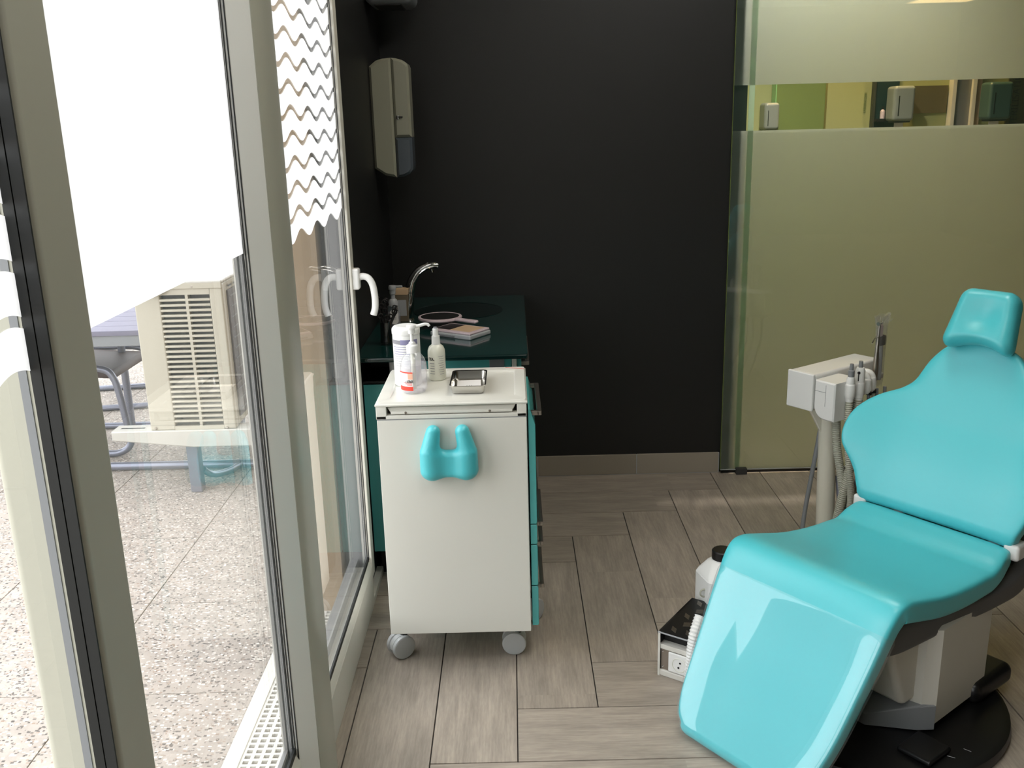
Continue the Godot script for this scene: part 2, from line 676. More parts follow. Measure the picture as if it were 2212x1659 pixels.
# one clear gap of the wave film runs along this height
func wave(k: int, z: float) -> float:
	return 1.4325 + 0.0513 * k + 0.0118 * cos(TAU * (z + 2.0445) / 0.1739)

func wave_film(win: Node3D, z0: float, z1: float) -> void:
	var n := int((z0 - z1) / 0.006)
	for k in range(-5, 16):
		var g := G.new()
		for i in n:
			var a := lerpf(z0, z1, float(i) / n)
			var b := lerpf(z0, z1, float(i + 1) / n)
			g.quad(V(GX + 0.0012, wave(k, a) + 0.0054, a), V(GX + 0.0012, wave(k, b) + 0.0054, b), V(GX + 0.0012, wave(k + 1, b) - 0.0054, b), V(GX + 0.0012, wave(k + 1, a) - 0.0054, a))
		part("film_band", g, M.film, win)

func rails(win: Node3D, z0: float, z1: float, face: float, y0: float, gx := GX, ox := -0.505) -> void:
	part("bottom_rail", G.new().rbox(V(ox, 0.022, z1), V(face, y0 - 0.022, z0), 0.005), M.frame_white, win)
	var pr := poly([gx + 0.003, y0, gx + 0.003, y0 - 0.022, face - 0.001, y0 - 0.022, face - 0.004, y0 - 0.012])
	part("glazing_bead", G.new().prism(pr, z1, z0, 0.0), M.frame_white, win)
	part("gasket", G.new().box(V(gx + 0.0005, y0 - 0.02, z1), V(gx + 0.005, y0 + 0.010, z0)), M.rubber, win)
	part("outer_bead", G.new().box(V(ox, y0 - 0.022, z1), V(minf(gx - 0.010, ox + 0.024), y0 + 0.006, z0)), M.frame_grey, win)
	part("top_rail", G.new().rbox(V(ox, 2.20, z1), V(face, 2.275, z0), 0.005), M.frame_white, win)

func build_windows() -> void:
	# pane nearest the camera, wave film
	var w1 := struct("window_1")
	part("pane", pane_quad(0.30, -0.857, 0.20, 2.21, GX), M.pane, w1)
	wave_film(w1, 0.30, -0.8572)
	rails(w1, 0.30, -0.857, -0.43, 0.22)
	# first mullion
	var a := struct("trim_1")
	part("mullion", G.new().rbox(V(-0.505, 0.0, -0.946), V(-0.43, 2.275, -0.8575), 0.010, 3), M.frame_shaded, a)
	part("gasket", G.new().box(V(GX + 0.0005, 0.2, -0.8576), V(-0.4445, 2.2, -0.8545)), M.rubber, a)
	part("gasket", G.new().box(V(-0.4435, 0.2, -0.8576), V(-0.4325, 2.2, -0.855)), M.rubber, a)
	part("spacer", G.new().box(V(GX - 0.012, 0.2, -0.8576), V(GX - 0.004, 2.2, -0.8562)), M.mid_grey, a)
	# middle pane with plain white film
	var w2 := struct("window_2")
	part("pane", pane_quad(-0.945, -1.56, 0.20, 2.21, GM), M.pane, w2)
	part("pane", pane_quad(-0.945, -1.56, 0.20, 2.21, GM - 0.016), M.pane, w2)
	part("privacy_film", pane_quad(-0.946, -1.558, 1.204, 2.21, GM + 0.0012), M.film, w2)
	rails(w2, -0.945, -1.56, -0.432, 0.245, GM, -0.463)
	# second mullion, wide and rounded towards the room
	var b := struct("trim_2")
	part("mullion", upright_prism(poly([-0.463, 1.605, -0.407, 1.605, -0.4015, 1.625, -0.400, 1.650, -0.4015, 1.69, -0.406, 1.735, -0.413, 1.775, -0.423, 1.81, -0.436, 1.836, -0.463, 1.836]), 0.0, 2.275), M.frame_shaded, b, Vector3.ZERO, 28.0)
	part("lit_mullion_cover", upright_prism(poly([-0.463, 1.557, -0.445, 1.557, -0.434, 1.559, -0.428, 1.567, -0.417, 1.587, -0.408, 1.6045, -0.463, 1.6045]), 0.0, 2.275), M.lit_white, b, Vector3.ZERO, 28.0)  # light on this side of the mullion put into a whiter colour
	for r in [[-0.4465, -0.4435], [-0.4415, -0.4400], [-0.4365, -0.4350]]:
		part("gasket", G.new().box(V(r[0], 0.2, -1.560), V(r[1], 2.2, -1.5555)), M.rubber, b)
	for r in [[-0.4635, -0.4610, "outdoor_white"], [-0.4608, -0.4560, "frame_grey"], [-0.4555, -0.4520, "frame_dark"], [-0.4515, -0.4470, "frame_grey"]]:
		part("outer_rib", G.new().box(V(r[0], -0.02, -1.560), V(r[1], 2.2, -1.5560)), M[r[2]], b)
	part("slot", G.new().rbox(V(-0.4075, 0.006, -1.715), V(-0.4035, 0.045, -1.695), 0.0019, 2), M.black, b)
	part("end_cap", G.new().rbox(V(-0.420, 0.004, -1.645), V(-0.4055, 0.055, -1.615), 0.004, 2), M.frame_white, b)
	# far pane with wave film, handle on its far stile
	var w3 := struct("window_3")
	part("pane", pane_quad(-1.835, -2.562, 0.12, 2.21, GX), M.pane, w3)
	part("pane", pane_quad(-1.835, -2.562, 0.12, 2.21, GX - 0.020), M.pane, w3)
	wave_film(w3, -1.835, -2.560)
	rails(w3, -1.835, -2.565, -0.441, 0.158)
	part("stile", G.new().rbox(V(-0.505, 0.10, -2.605), V(-0.441, 2.275, -2.562), 0.003, 1), M.frame_white, w3)
	part("stile_groove", G.new().box(V(GX + 0.004, 0.16, -2.5625), V(GX + 0.0065, 2.2, -2.5612)), M.dark_grey, w3)
	part("gasket", G.new().box(V(GX + 0.0003, 0.15, -2.5625), V(GX + 0.0018, 2.2, -2.5605)), M.rubber, w3)
	part("outer_flank", G.new().box(V(-0.506, 0.12, -2.5625), V(GX, 2.2, -2.5612)), M.frame_grey, w3)
	part("frame_jamb", G.new().rbox(V(-0.515, 0.0, -2.656), V(-0.456, 2.275, -2.606), 0.003, 1), M.frame_white, w3)
	var hd := Node3D.new()
	hd.name = "window_handle"
	hd.position = V(-0.449, 1.0, -2.585)
	w3.add_child(hd)
	part("rosette", G.new().rbox(V(-0.002, -0.032, -0.017), V(0.026, 0.026, 0.017), 0.006, 3), M.white_plastic, hd)
	part("lever", G.new().tube(curve([V(0.02, 0.0, 0), V(0.036, 0.003, 0), V(0.050, -0.003, 0), V(0.060, -0.022, 0), V(0.064, -0.055, 0), V(0.063, -0.085, 0), V(0.057, -0.105, 0)], 6), 0.0095, 12), M.white_plastic, hd)
	# threshold strip along the floor
	smesh("trim_3", upright_prism(poly([-0.505, -2.3, -0.446, -2.3, -0.446, 2.80, -0.505, 2.80]), 0.0, 0.022, 0.002), M.frame_white)
	smesh("trim_4", ground_box(-0.52, -0.10, -2.66, -0.455, 0.005, 2.3), M.frame_white)
	# the same windows go on behind the camera
	for k in 0:
		var z0 := 1.30 + k * 0.98
		var w := struct("window_%d" % (4 + k))
		part("pane", pane_quad(z0, z0 - 0.9, 0.20, 2.21, GX), M.pane, w)
		part("privacy_film", pane_quad(z0, z0 - 0.9, 1.2, 2.21, GX + 0.0012), M.film, w)
		rails(w, z0, z0 - 0.9, -0.43, 0.22)
		part("stile", G.new().rbox(V(-0.505, 0.0, z0 - 0.985), V(-0.43, 2.275, z0 - 0.9), 0.008), M.frame_white, w)

func build_terrace() -> void:
	# square slabs of exposed aggregate
	var tf := struct("floor_terrace")
	var xs := [-0.708, -1.171, -1.666, -2.161, -2.656, -3.151]
	for i in 5:
		for k in 14:
			var z := -0.70 - k * 0.4952
			part("paving_slab", G.new().rbox(V(xs[i + 1] + 0.0012, -0.08, z - 0.4940), V(xs[i] - 0.0012, -0.03, z), 0.003, 1), M["paving%d" % ((i + k) % 2)], tf)
	part("joint_bed", ground_box(-3.2, -0.14, -8.2, -0.5, -0.0335, 3.0), M.kraft, tf)
	part("far_paving", ground_box(-14.0, -0.14, -7.64, -0.5, -0.031, -22.0), M.paving0, tf)
	part("far_paving", ground_box(-14.0, -0.14, -7.64, -3.152, -0.031, 8.0), M.paving1, tf)
	part("far_paving", ground_box(-3.152, -0.14, -0.70, -0.708, -0.031, 8.0), M.paving0, tf)
	# drainage channel along the windows
	var d := thing("drainage_channel", "white drainage channel with square-holed grate along the window threshold", "drain", V(-0.61, -0.1, -1.3))
	var o := -d.position
	part("edge_frame", G.new().rbox(V(-0.706, -0.06, -2.70), V(-0.668, -0.022, 0.3), 0.002, 1), M.white_paint, d, o)
	part("edge_frame", G.new().rbox(V(-0.530, -0.06, -2.70), V(-0.516, -0.022, 0.3), 0.002, 1), M.white_paint, d, o)
	part("channel_bed", ground_box(-0.668, -0.075, -2.70, -0.530, -0.055, 0.3), M.dark_grey, d, o)
	var g := G.new()
	var w := 0.134 / 6.0
	for i in 7:
		g.box(V(-0.666 + i * w - 0.0042, -0.034, -2.69), V(-0.666 + i * w + 0.0042, -0.026, -0.2))
	for k in 125:
		var z := -0.2 - k * 0.02
		g.box(V(-0.668, -0.0341, z - 0.0038), V(-0.530, -0.0259, z + 0.0038))
	part("grate", g, M.white_paint, d, o)

func build_corridor() -> void:
	# frameless glass sliding door, satin film above and below a clear band
	var d := struct("door_1")
	var dz := -3.604
	part("glass_sheet", ground_box(0.824, 0.018, dz - 0.0005, 2.62, 2.59, dz), M.door_glass, d)
	part("satin_film", ground_box(0.8245, 0.020, dz - 0.0045, 2.62, 1.3505, dz - 0.003), M.frosted, d)
	part("satin_film", ground_box(0.8245, 1.512, dz - 0.0045, 2.62, 2.59, dz - 0.003), M.frosted, d)
	part("etched_face", pane_z(0.8245, 2.62, 0.020, 1.3505, dz - 0.0062), M.etching, d)
	part("etched_face", pane_z(0.8245, 2.62, 1.512, 2.59, dz - 0.0062), M.etching, d)
	part("glass_edge", G.new().box(V(0.8225, 0.018, dz - 0.006), V(0.8242, 2.59, dz + 0.001)), M.lime_dark, d)
	part("glass_edge", G.new().box(V(0.824, 0.0165, dz - 0.005), V(2.62, 0.0195, dz + 0.001)), M.pale_grey, d)
	part("edge_seal", G.new().box(V(0.8815, 0.026, dz - 0.0060), V(0.9020, 2.59, dz - 0.0047)), M.lit_edge, d)
	part("floor_guide", G.new().rbox(V(0.886, 0.0, dz - 0.012), V(0.930, 0.026, dz + 0.016), 0.002, 1), M.dark_grey, d)
	part("floor_seal", ground_box(0.83, 0.0, dz - 0.030, 2.62, 0.010, dz - 0.012), M.black, d)
	# the passage behind it
	smesh("wall_corridor", ground_box(0.6, 0, -5.1, 5.3, 2.6, -4.95), M.lime)
	smesh("wall_corridor_left", ground_box(0.6, 0, -5.0, 0.70, 2.6, -3.76), M.lime)
	smesh("wall_corridor_right", ground_box(5.2, 0, -5.0, 5.3, 2.6, -3.76), M.lime)
	var dd := struct("door_2", V(1.45, 0, -4.90))
	part("door_leaf", G.new().rbox(V(-0.125, 0.0, -0.05), V(0.118, 2.2, 0.03), 0.003, 1), M.lime_dark, dd)  # green darkened to carry the shade on this leaf
	part("door_edge", G.new().box(V(-0.130, 0.0, -0.04), V(-0.1255, 2.2, 0.034)), M.lime_pale, dd)
	var nz := struct("door_3", V(1.89, 0, -4.945))
	part("recess_panel", G.new().box(V(-0.055, 0.0, -0.005), V(0.065, 2.3, 0.012)), M.teal_board, nz)
	part("recess_side", G.new().box(V(-0.066, 0.0, -0.005), V(-0.0555, 2.3, 0.03)), M.sign_board, nz)
	part("shelf", G.new().box(V(-0.055, 1.36, 0.012), V(0.06, 1.375, 0.055)), M.black, nz)
	var fr := struct("trim_5", V(2.28, 0, -4.93))
	part("door_post", G.new().rbox(V(-0.07, 0, -0.02), V(-0.05, 2.2, 0.03), 0.002, 1), M.frame_white, fr)
	part("door_leaf", G.new().box(V(-0.05, 0, -0.02), V(0.03, 2.2, 0.01)), M.frame_grey, fr)
	part("door_post", G.new().rbox(V(0.03, 0, -0.02), V(0.05, 2.2, 0.03), 0.002, 1), M.frame_white, fr)
	part("door_reveal", G.new().box(V(0.05, 0, -0.02), V(0.085, 2.2, 0.005)), M.beige, fr)
	# paper towel dispensers
	towel("rounded grey towel dispenser at the far left of the clear glass band", V(1.30, 1.335, -4.89), 0.075, 0.13, "towel_grey")
	towel("silver towel dispenser with a dark slit beside the picture in the passage", V(1.93, 1.362, -4.84), 0.105, 0.165, "towel_grey")
	towel("dark blue-green towel dispenser with paper sticking out near the vertical sign", V(2.38, 1.358, -4.80), 0.115, 0.175, "towel_dark")
	tag_mesh("picture", ground_box(-0.088, -0.066, -0.012, 0.088, 0.066, 0.0), M.print, V(2.115, 1.462, -4.938), "small dark abstract picture with pale streaks on the lime wall", "picture")
	var bt := thing("bottle", "small pale bottle standing on the dark shelf beside the silver dispenser", "bottle", V(1.872, 1.375, -4.91))
	part("body", G.new().lathe([[0.0, 0.0], [0.012, 0.0], [0.012, 0.035], [0.005, 0.045], [0.0, 0.045]], 12), M.pink_plastic, bt)
	part("cap", G.new().lathe([[0.0, 0.045], [0.006, 0.045], [0.006, 0.058], [0.0, 0.058]], 10), M.black_plastic, bt)
	var s := thing("door_sign", "dark board with large upright letters at the right picture edge", "sign", V(2.535, 1.22, -4.93))
	part("board", ground_box(-0.035, 0.0, -0.005, 0.075, 0.52, 0.006), M.sign_board, s)
	text("lettering", "STERILISATION", 0.034, M.black, s, Transform3D(Basis(Vector3.BACK, PI / 2), V(0.004, 0.235, 0.0065)))
	var s2 := thing("wall_lettering", "small upright grey letters on the lime wall beside the dark recess", "sign", V(1.795, 1.455, -4.9485))
	text("lettering", "LABORATOIRE", 0.012, M.lime_dark, s2, Transform3D(Basis(Vector3.BACK, PI / 2), Vector3.ZERO))

func tag_mesh(called: String, g: G, m: Material, at: Vector3, label: String, category: String, group := "") -> MeshInstance3D:
	var o := part(numbered(called), g, m, self, at)
	tag(o, label, category, group)
	return o

func towel(label: String, at: Vector3, w: float, h: float, key: String) -> void:
	var t := thing("towel_dispenser", label, "dispenser", at)
	part("housing", G.new().rbox(V(-w / 2, 0, -0.055), V(w / 2, h, 0.05), 0.016, 3), M[key], t)
	part("window_slit", G.new().rbox(V(-w * 0.28, h * 0.14, 0.047), V(-w * 0.22, h * 0.72, 0.0508), 0.0015, 1), M.black, t)
	part("lip", G.new().rbox(V(-w * 0.36, -0.008, -0.045), V(w * 0.4, 0.01, 0.035), 0.004, 1), M.dark_grey, t)
	part("paper_towel", G.new().rbox(V(-w * 0.25, -0.035, 0.004), V(w * 0.18, 0.0, 0.008), 0.0015, 1), M.paper, t)

func drawer_handle(called: String, parent: Node3D, x0: float, x1: float, y: float, z0: float, z1: float, r := 0.0058) -> void:
	var g := G.new()
	g.rbox(V(x1 - 2 * r, y - r, z0), V(x1, y + r, z1), 0.002, 1)
	g.rbox(V(x0, y - r, z0), V(x1 - r, y + r, z0 + 2 * r), 0.002, 1)
	g.rbox(V(x0, y - r, z1 - 2 * r), V(x1 - r, y + r, z1), 0.002, 1)
	part(called, g, M.brushed, parent)

func caster(parent: Node3D, at: Vector3, turn: float) -> void:
	var c := Node3D.new()
	c.name = "caster"
	c.transform = Transform3D(Basis(Vector3.UP, turn), at)
	parent.add_child(c, true)
	var rot := Basis(Vector3.RIGHT, PI / 2)
	for s in [-1.0, 1.0]:
		var g := G.new().lathe([[0.0, -0.0075], [0.029, -0.0075], [0.0325, -0.005], [0.033, 0.0], [0.0325, 0.005], [0.0295, 0.0075], [0.0, 0.0085]], 32, Transform3D(rot, V(0, 0.033, s * 0.0165)))
		part("wheel", g, M.caster_grey, c)
	var hood := PackedVector2Array()
	for i in 15:
		var a := lerpf(-0.35, PI + 0.1, i / 14.0)
		hood.append(Vector2(cos(a), sin(a)) * 0.0315)
	for i in 15:
		var a := lerpf(PI + 0.1, -0.35, i / 14.0)
		hood.append(Vector2(cos(a), sin(a)) * 0.024)
	part("hood", G.new().prism(hood, -0.008, 0.008, 0.001, Transform3D(Basis(), V(0, 0.033, 0))), M.caster_grey, c)
	part("core", G.new().lathe([[0.0, -0.0085], [0.0235, -0.0085], [0.0235, 0.0085], [0.0, 0.0085]], 20, Transform3D(rot, V(0, 0.033, 0))), M.black, c)
	part("stem", G.new().lathe([[0.0, 0.055], [0.010, 0.055], [0.010, 0.084], [0.0, 0.084]], 14, Transform3D(Basis(), V(0.010, 0, 0))), M.dark_grey, c)

func build_trolley() -> void:
	var t := thing("drawer_trolley", "white drawer trolley on casters with turquoise drawer fronts facing right", "trolley", V(-0.16, 0, -2.38))
	part("body", G.new().rbox(V(-0.185, 0.113, -0.155), V(0.185, 0.704, 0.163), 0.003, 2), M.white_lacquer, t)
	part("side_panel", G.new().rbox(V(-0.1845, 0.112, 0.1615), V(0.1845, 0.7025, 0.1665), 0.0018, 1), M.white_lacquer, t)
	part("panel_seam", G.new().box(V(-0.1848, 0.7020, 0.16), V(0.1848, 0.7042, 0.1660)), M.mid_grey, t)
	var fr := G.new()
	fr.rbox(V(-0.186, 0.7035, 0.140), V(0.185, 0.7135, 0.166), 0.002, 1)
	fr.rbox(V(-0.186, 0.7035, -0.155), V(-0.160, 0.740, 0.166), 0.002, 1)
	fr.rbox(V(0.161, 0.7035, -0.155), V(0.185, 0.740, 0.166), 0.002, 1)
	part("top_frame", fr, M.white_lacquer, t)
	part("slot_lining", G.new().box(V(-0.161, 0.706, -0.15), V(0.162, 0.739, 0.05)), M.dark_grey, t)
	var sh := part("pull_out_shelf", G.new().prism(poly([-0.159, 0.733, -0.149, 0.7155, 0.149, 0.7155, 0.158, 0.733]), -0.10, 0.158, 0.002), M.white_lacquer, t)
	part("shelf_lip", G.new().rbox(V(-0.150, 0.7155, 0.156), V(0.150, 0.7235, 0.163), 0.002, 1), M.white_lacquer, sh)
	for x in [-0.113, 0.094]:
		part("screw", G.new().lathe([[0.0, 0.0], [0.0034, 0.0], [0.0028, 0.0022], [0.0, 0.0026]], 10, Transform3D(Basis(Vector3.RIGHT, PI / 2), V(x, 0.7195, 0.1628))), M.brushed, sh)
	var top := part("tray_top", G.new().rbox(V(-0.188, 0.737, -0.160), V(0.1875, 0.743, 0.168), 0.002, 2), M.white_lacquer, t)
	# raised border round the sunken middle of the tray
	var ring := G.new()
	var outer := rrect(0.372, 0.324, 0.006, 3)
	var inner := rrect(0.318, 0.262, 0.02, 3)
	var n := outer.size()
	for i in n:
		var j := (i + 1) % n
		var a := V(outer[i].x, 0.7428, -outer[i].y + 0.004)
		var b := V(outer[j].x, 0.7428, -outer[j].y + 0.004)
		var a1 := V(outer[i].x * 0.985, 0.7475, -outer[i].y * 0.985 + 0.004)
		var b1 := V(outer[j].x * 0.985, 0.7475, -outer[j].y * 0.985 + 0.004)
		var c1 := V(inner[i].x, 0.7475, -inner[i].y + 0.004)
		var d1 := V(inner[j].x, 0.7475, -inner[j].y + 0.004)
		var c2 := V(inner[i].x * 0.975, 0.7431, -inner[i].y * 0.975 + 0.004)
		var d2 := V(inner[j].x * 0.975, 0.7431, -inner[j].y * 0.975 + 0.004)
		ring.quad(a, b, b1, a1)
		ring.quad(a1, b1, d1, c1)
		ring.quad(c1, d1, d2, c2)
	part("raised_border", ring, M.white_lacquer, top, Vector3.ZERO, 50.0)
	part("orange_mark", G.new().box(V(-0.028, 0.0, -0.0012), V(0.028, 0.0004, 0.0012)).moved(Transform3D(Basis(Vector3.UP, -0.42), V(0.158, 0.7476, -0.140))), M.red_print, top)
	for q in [[0.414, 0.728], [0.358, 0.411], [0.2415, 0.355], [0.1255, 0.2385]]:
		var y0: float = q[0]
		var y1: float = q[1]
		var prof := poly([0.1885, y0, 0.203, y0, 0.2055, y0 + 0.004, 0.2055, y1 - 0.004, 0.203, y1, 0.1885, y1])
		if y1 > 0.7:
			prof = poly([0.1885, y0, 0.203, y0, 0.2055, y0 + 0.004, 0.2055, y1 - 0.050, 0.193, y1 - 0.008, 0.1885, y1 - 0.008])
		var dr := part("drawer", G.new().prism(prof, -0.152, 0.160, 0.001), M.teal, t)
		var hy: float = {0.414: 0.706, 0.358: 0.394, 0.2415: 0.338, 0.1255: 0.216}[y0]
		drawer_handle("handle", dr, 0.195 if y1 > 0.7 else 0.204, 0.222, hy, -0.115, 0.115 if y1 < 0.7 else 0.150)
	caster(t, V(-0.172, 0, 0.085), 0.62)
	caster(t, V(0.138, 0, 0.075), 0.0)
	caster(t, V(-0.150, 0, -0.115), 0.4)
	caster(t, V(0.190, 0, -0.100), 0.9)
	# turquoise neck cushion stuck to the side panel
	var f := func(p: Vector3) -> float:
		var x := absf(p.x)
		var z := p.z * 1.0
		var e := 1e9
		# outer ridge: a bent, tapering bar
		var q := V(x, p.y, z)
		for s in [[V(0.046, -0.046, 0.016), V(0.047, 0.0, 0.020), 0.0265, 0.0245], [V(0.047, 0.0, 0.020), V(0.036, 0.053, 0.019), 0.0240, 0.0180]]:
			var a: Vector3 = s[0]
			var b: Vector3 = s[1]
			var k := clampf((q - a).dot(b - a) / (b - a).length_squared(), 0, 1)
			e = minf(e, (q - a.lerp(b, k)).length() - lerpf(s[2], s[3], k))
		# the web between the two horns, thinner
		var w := V(maxf(x - 0.034, 0), maxf(absf(p.y + 0.031) - 0.021, 0), maxf(absf(z - 0.014) - 0.004, 0)).length() - 0.0135
		var h := clampf(0.5 + 0.5 * (e - w) / 0.024, 0, 1)
		var d := lerpf(e, w, h) - 0.020 * h * (1 - h)
		return maxf(d, -z + 0.001)
	var cu := nets(f, V(-0.08, -0.082, -0.004), V(0.08, 0.082, 0.052), 0.0032)
	tag_mesh("neck_cushion", cu, M.vinyl, V(-0.170, 0.622, -2.2132), "two-horned turquoise neck cushion stuck to the white trolley side", "cushion").mesh = cu.mesh(80)

func build_trolley_items() -> void:
	var ty := 0.7435
	# wipes tub
	var w := thing("wipes_tub", "tall white round wipes tub with a purple printed band, behind the gel", "tub", V(-0.283, ty, -2.402))
	part("body", G.new().lathe([[0.0, 0.0], [0.034, 0.0], [0.0355, 0.003], [0.0355, 0.135], [0.0345, 0.137], [0.0, 0.137]], 36), M.white_plastic, w)
	part("lid", G.new().lathe([[0.0, 0.137], [0.0365, 0.137], [0.0368, 0.147], [0.036, 0.151], [0.032, 0.156], [0.026, 0.1575], [0.020, 0.1565], [0.0, 0.156]], 36), M.white_plastic, w)
	part("purple_band", band(0.0358, 0.112, 0.125, -1.0, 0.35), M.ink_purple, w)
	part("pale_band", band(0.0358, 0.113, 0.124, 0.35, 1.2), M.ink_grey, w)
	for k in 9:
		part("print_line", band(0.0358, 0.1055 - k * 0.0062, 0.1070 - k * 0.0062, -0.35 + 0.1 * (k % 3), 1.1 - 0.13 * (k % 2)), M.ink_purple if k < 4 else M.pale_grey, w)
	# hand gel
	var g := thing("gel_bottle", "clear pump bottle of hand gel with a red label", "bottle", V(-0.2600, ty, -2.327))
	part("body", G.new().lathe([[0.0, 0.0005], [0.029, 0.0005], [0.033, 0.005], [0.0345, 0.02], [0.0345, 0.060], [0.033, 0.074], [0.028, 0.088], [0.021, 0.098], [0.0145, 0.104]], 36), M.clear_plastic, g)
	part("gel", G.new().lathe([[0.0, 0.003], [0.028, 0.003], [0.0325, 0.010], [0.0332, 0.06], [0.032, 0.074], [0.0, 0.074]], 32), M.gel, g)
	part("pump_collar", G.new().lathe([[0.0, 0.102], [0.0155, 0.102], [0.0158, 0.119], [0.0145, 0.1215], [0.009, 0.124], [0.0085, 0.128], [0.005, 0.131], [0.0, 0.131]], 28), M.white_plastic, g)
	part("pump_stem", G.new().lathe([[0.0, 0.128], [0.0042, 0.128], [0.0042, 0.150], [0.0085, 0.152], [0.009, 0.166], [0.0, 0.166]], 20), M.white_plastic, g)
	part("pump_head", G.new().lathe([[0.0, 0.164], [0.0125, 0.165], [0.0125, 0.171], [0.0105, 0.174], [0.0, 0.175]], 24), M.white_plastic, g)
	part("spout", G.new().tube(curve([V(0.006, 0.168, 0), V(0.022, 0.171, -0.002), V(0.034, 0.174, -0.003), V(0.042, 0.1725, -0.004), V(0.045, 0.168, -0.004)], 5), [0.0048, 0.0047, 0.0046, 0.0045, 0.0044, 0.0043, 0.0042, 0.0041, 0.004, 0.0039, 0.0038, 0.0037, 0.0036, 0.0036, 0.0036, 0.0036, 0.0036, 0.0036, 0.0036, 0.0036, 0.0034], 10), M.white_plastic, g)
	part("dip_tube", G.new().tube(PackedVector3Array([V(0, 0.006, 0), V(0, 0.104, 0)]), 0.0062, 12), M.frosty, g)
	part("label", band(0.0349, 0.010, 0.056, -0.02, 1.25), M.paper, g)
	part("label_stripe", band(0.0352, 0.0555, 0.0585, -0.02, 1.25), M.red_print, g)
	part("label_block", band(0.0352, 0.010, 0.021, -0.02, 1.22), M.red_print, g)
	part("label_shape", band(0.0352, 0.040, 0.0555, -0.02, 0.35), M.peach_print, g)
	for k in 3:
		part("print_line", band(0.0352, 0.0245 + k * 0.003, 0.0256 + k * 0.003, 0.05, 0.75 - 0.15 * (2 - k)), M.red_print, g)
	text("lettering", "olbA", 0.0075, M.ink, g, Transform3D(Basis(Vector3.UP, -0.16), V(-0.0085, 0.0345, 0.0349)))
	# spray bottle
	var s := thing("spray_bottle", "slim white spray bottle with printed lines, middle of the trolley top", "bottle", V(-0.2095, ty, -2.442))
	part("body", G.new().lathe([[0.0, 0.0], [0.021, 0.0], [0.0232, 0.003], [0.0235, 0.07], [0.023, 0.080], [0.019, 0.090], [0.013, 0.095], [0.0105, 0.097], [0.0, 0.097]], 32), M.frosty, s)
	part("collar", G.new().lathe([[0.0, 0.094], [0.0118, 0.094], [0.0105, 0.119], [0.0, 0.119]], 24), M.white_plastic, s)
	part("nozzle", G.new().lathe([[0.0, 0.118], [0.0078, 0.118], [0.0074, 0.136], [0.0065, 0.139], [0.0, 0.139]], 20), M.white_plastic, s)
	part("nozzle_tip", G.new().lathe([[0.0, 0.1385], [0.0055, 0.1385], [0.005, 0.142], [0.0, 0.142]], 14), M.ink_grey, s)
	text("lettering", "FEA.", 0.0068, M.ink, s, Transform3D(Basis(Vector3.UP, -0.55), V(-0.0125, 0.060, 0.0203)))
	part("lettering_arc", band(0.0237, 0.0555, 0.0563, 0.15, 0.95), M.ink, s)
	for k in 5:
		part("print_line", band(0.0237, 0.047 - k * 0.007, 0.0484 - k * 0.007, 0.2, 0.85 - 0.1 * (k % 2)), M.ink_grey, s)
	for k in 9:
		part("print_line", band(0.0237, 0.066 - k * 0.006, 0.0669 - k * 0.006, -0.95, -0.25 - 0.08 * (k % 3)), M.ink_grey, s)
	# steel dish with a card
	var d := thing("steel_dish", "small square stainless steel dish at the front of the trolley top", "dish", V(-0.1215, ty, -2.358))
	var rings := []
	for q in [[0.0755, 0.133, 0.008, 0.0], [0.080, 0.139, 0.009, 0.002], [0.087, 0.152, 0.012, 0.021], [0.0925, 0.160, 0.013, 0.0225], [0.0925, 0.160, 0.013, 0.0238], [0.0855, 0.150, 0.0115, 0.0225], [0.079, 0.137, 0.0085, 0.0032], [0.074, 0.131, 0.008, 0.002]]:
		var rr := rrect(q[0], q[1], q[2], 4)
		var ring := PackedVector3Array()
		for p in rr:
			ring.append(V(p.x, q[3], -p.y))
		rings.append(ring)
	part("bowl", G.new().loft(rings), M.steel, d, Vector3.ZERO, 30.0)
	var c := thing("card", "white printed card lying in the steel dish", "card", V(-0.1215, ty + 0.0024, -2.352))
	part("sheet", G.new().rbox(V(-0.031, 0.0, -0.056), V(0.031, 0.0012, 0.050), 0.0005, 1).moved(Transform3D(Basis(Vector3.UP, 0.03), Vector3.ZERO)), M.paper, c)
	for k in 5:
		part("print_mark", G.new().box(V(-0.006 + k * 0.003, 0.0013, -0.004 + 0.014 * (k % 2)), V(-0.0045 + k * 0.003, 0.0016, 0.002 + 0.014 * (k % 2))), M.ink_grey, c)

# strip of print wrapped round a bottle: angle 0 looks at +z, positive to the left (-x)
func band(r: float, y0: float, y1: float, a0: float, a1: float) -> G:
	var g := G.new()
	var n := maxi(3, int((a1 - a0) / 0.12))
	for i in n:
		var a := lerpf(a1, a0, float(i) / n)
		var b := lerpf(a1, a0, float(i + 1) / n)
		var pa := V(-sin(a), 0, cos(a))
		var pb := V(-sin(b), 0, cos(b))
		g.quad(pa * r + V(0, y0, 0), pb * r + V(0, y0, 0), pb * r + V(0, y1, 0), pa * r + V(0, y1, 0))
		g.quad(pa * r + V(0, y1, 0), pb * r + V(0, y1, 0), pb * (r - 0.0005) + V(0, y1, 0), pa * (r - 0.0005) + V(0, y1, 0))
	return g

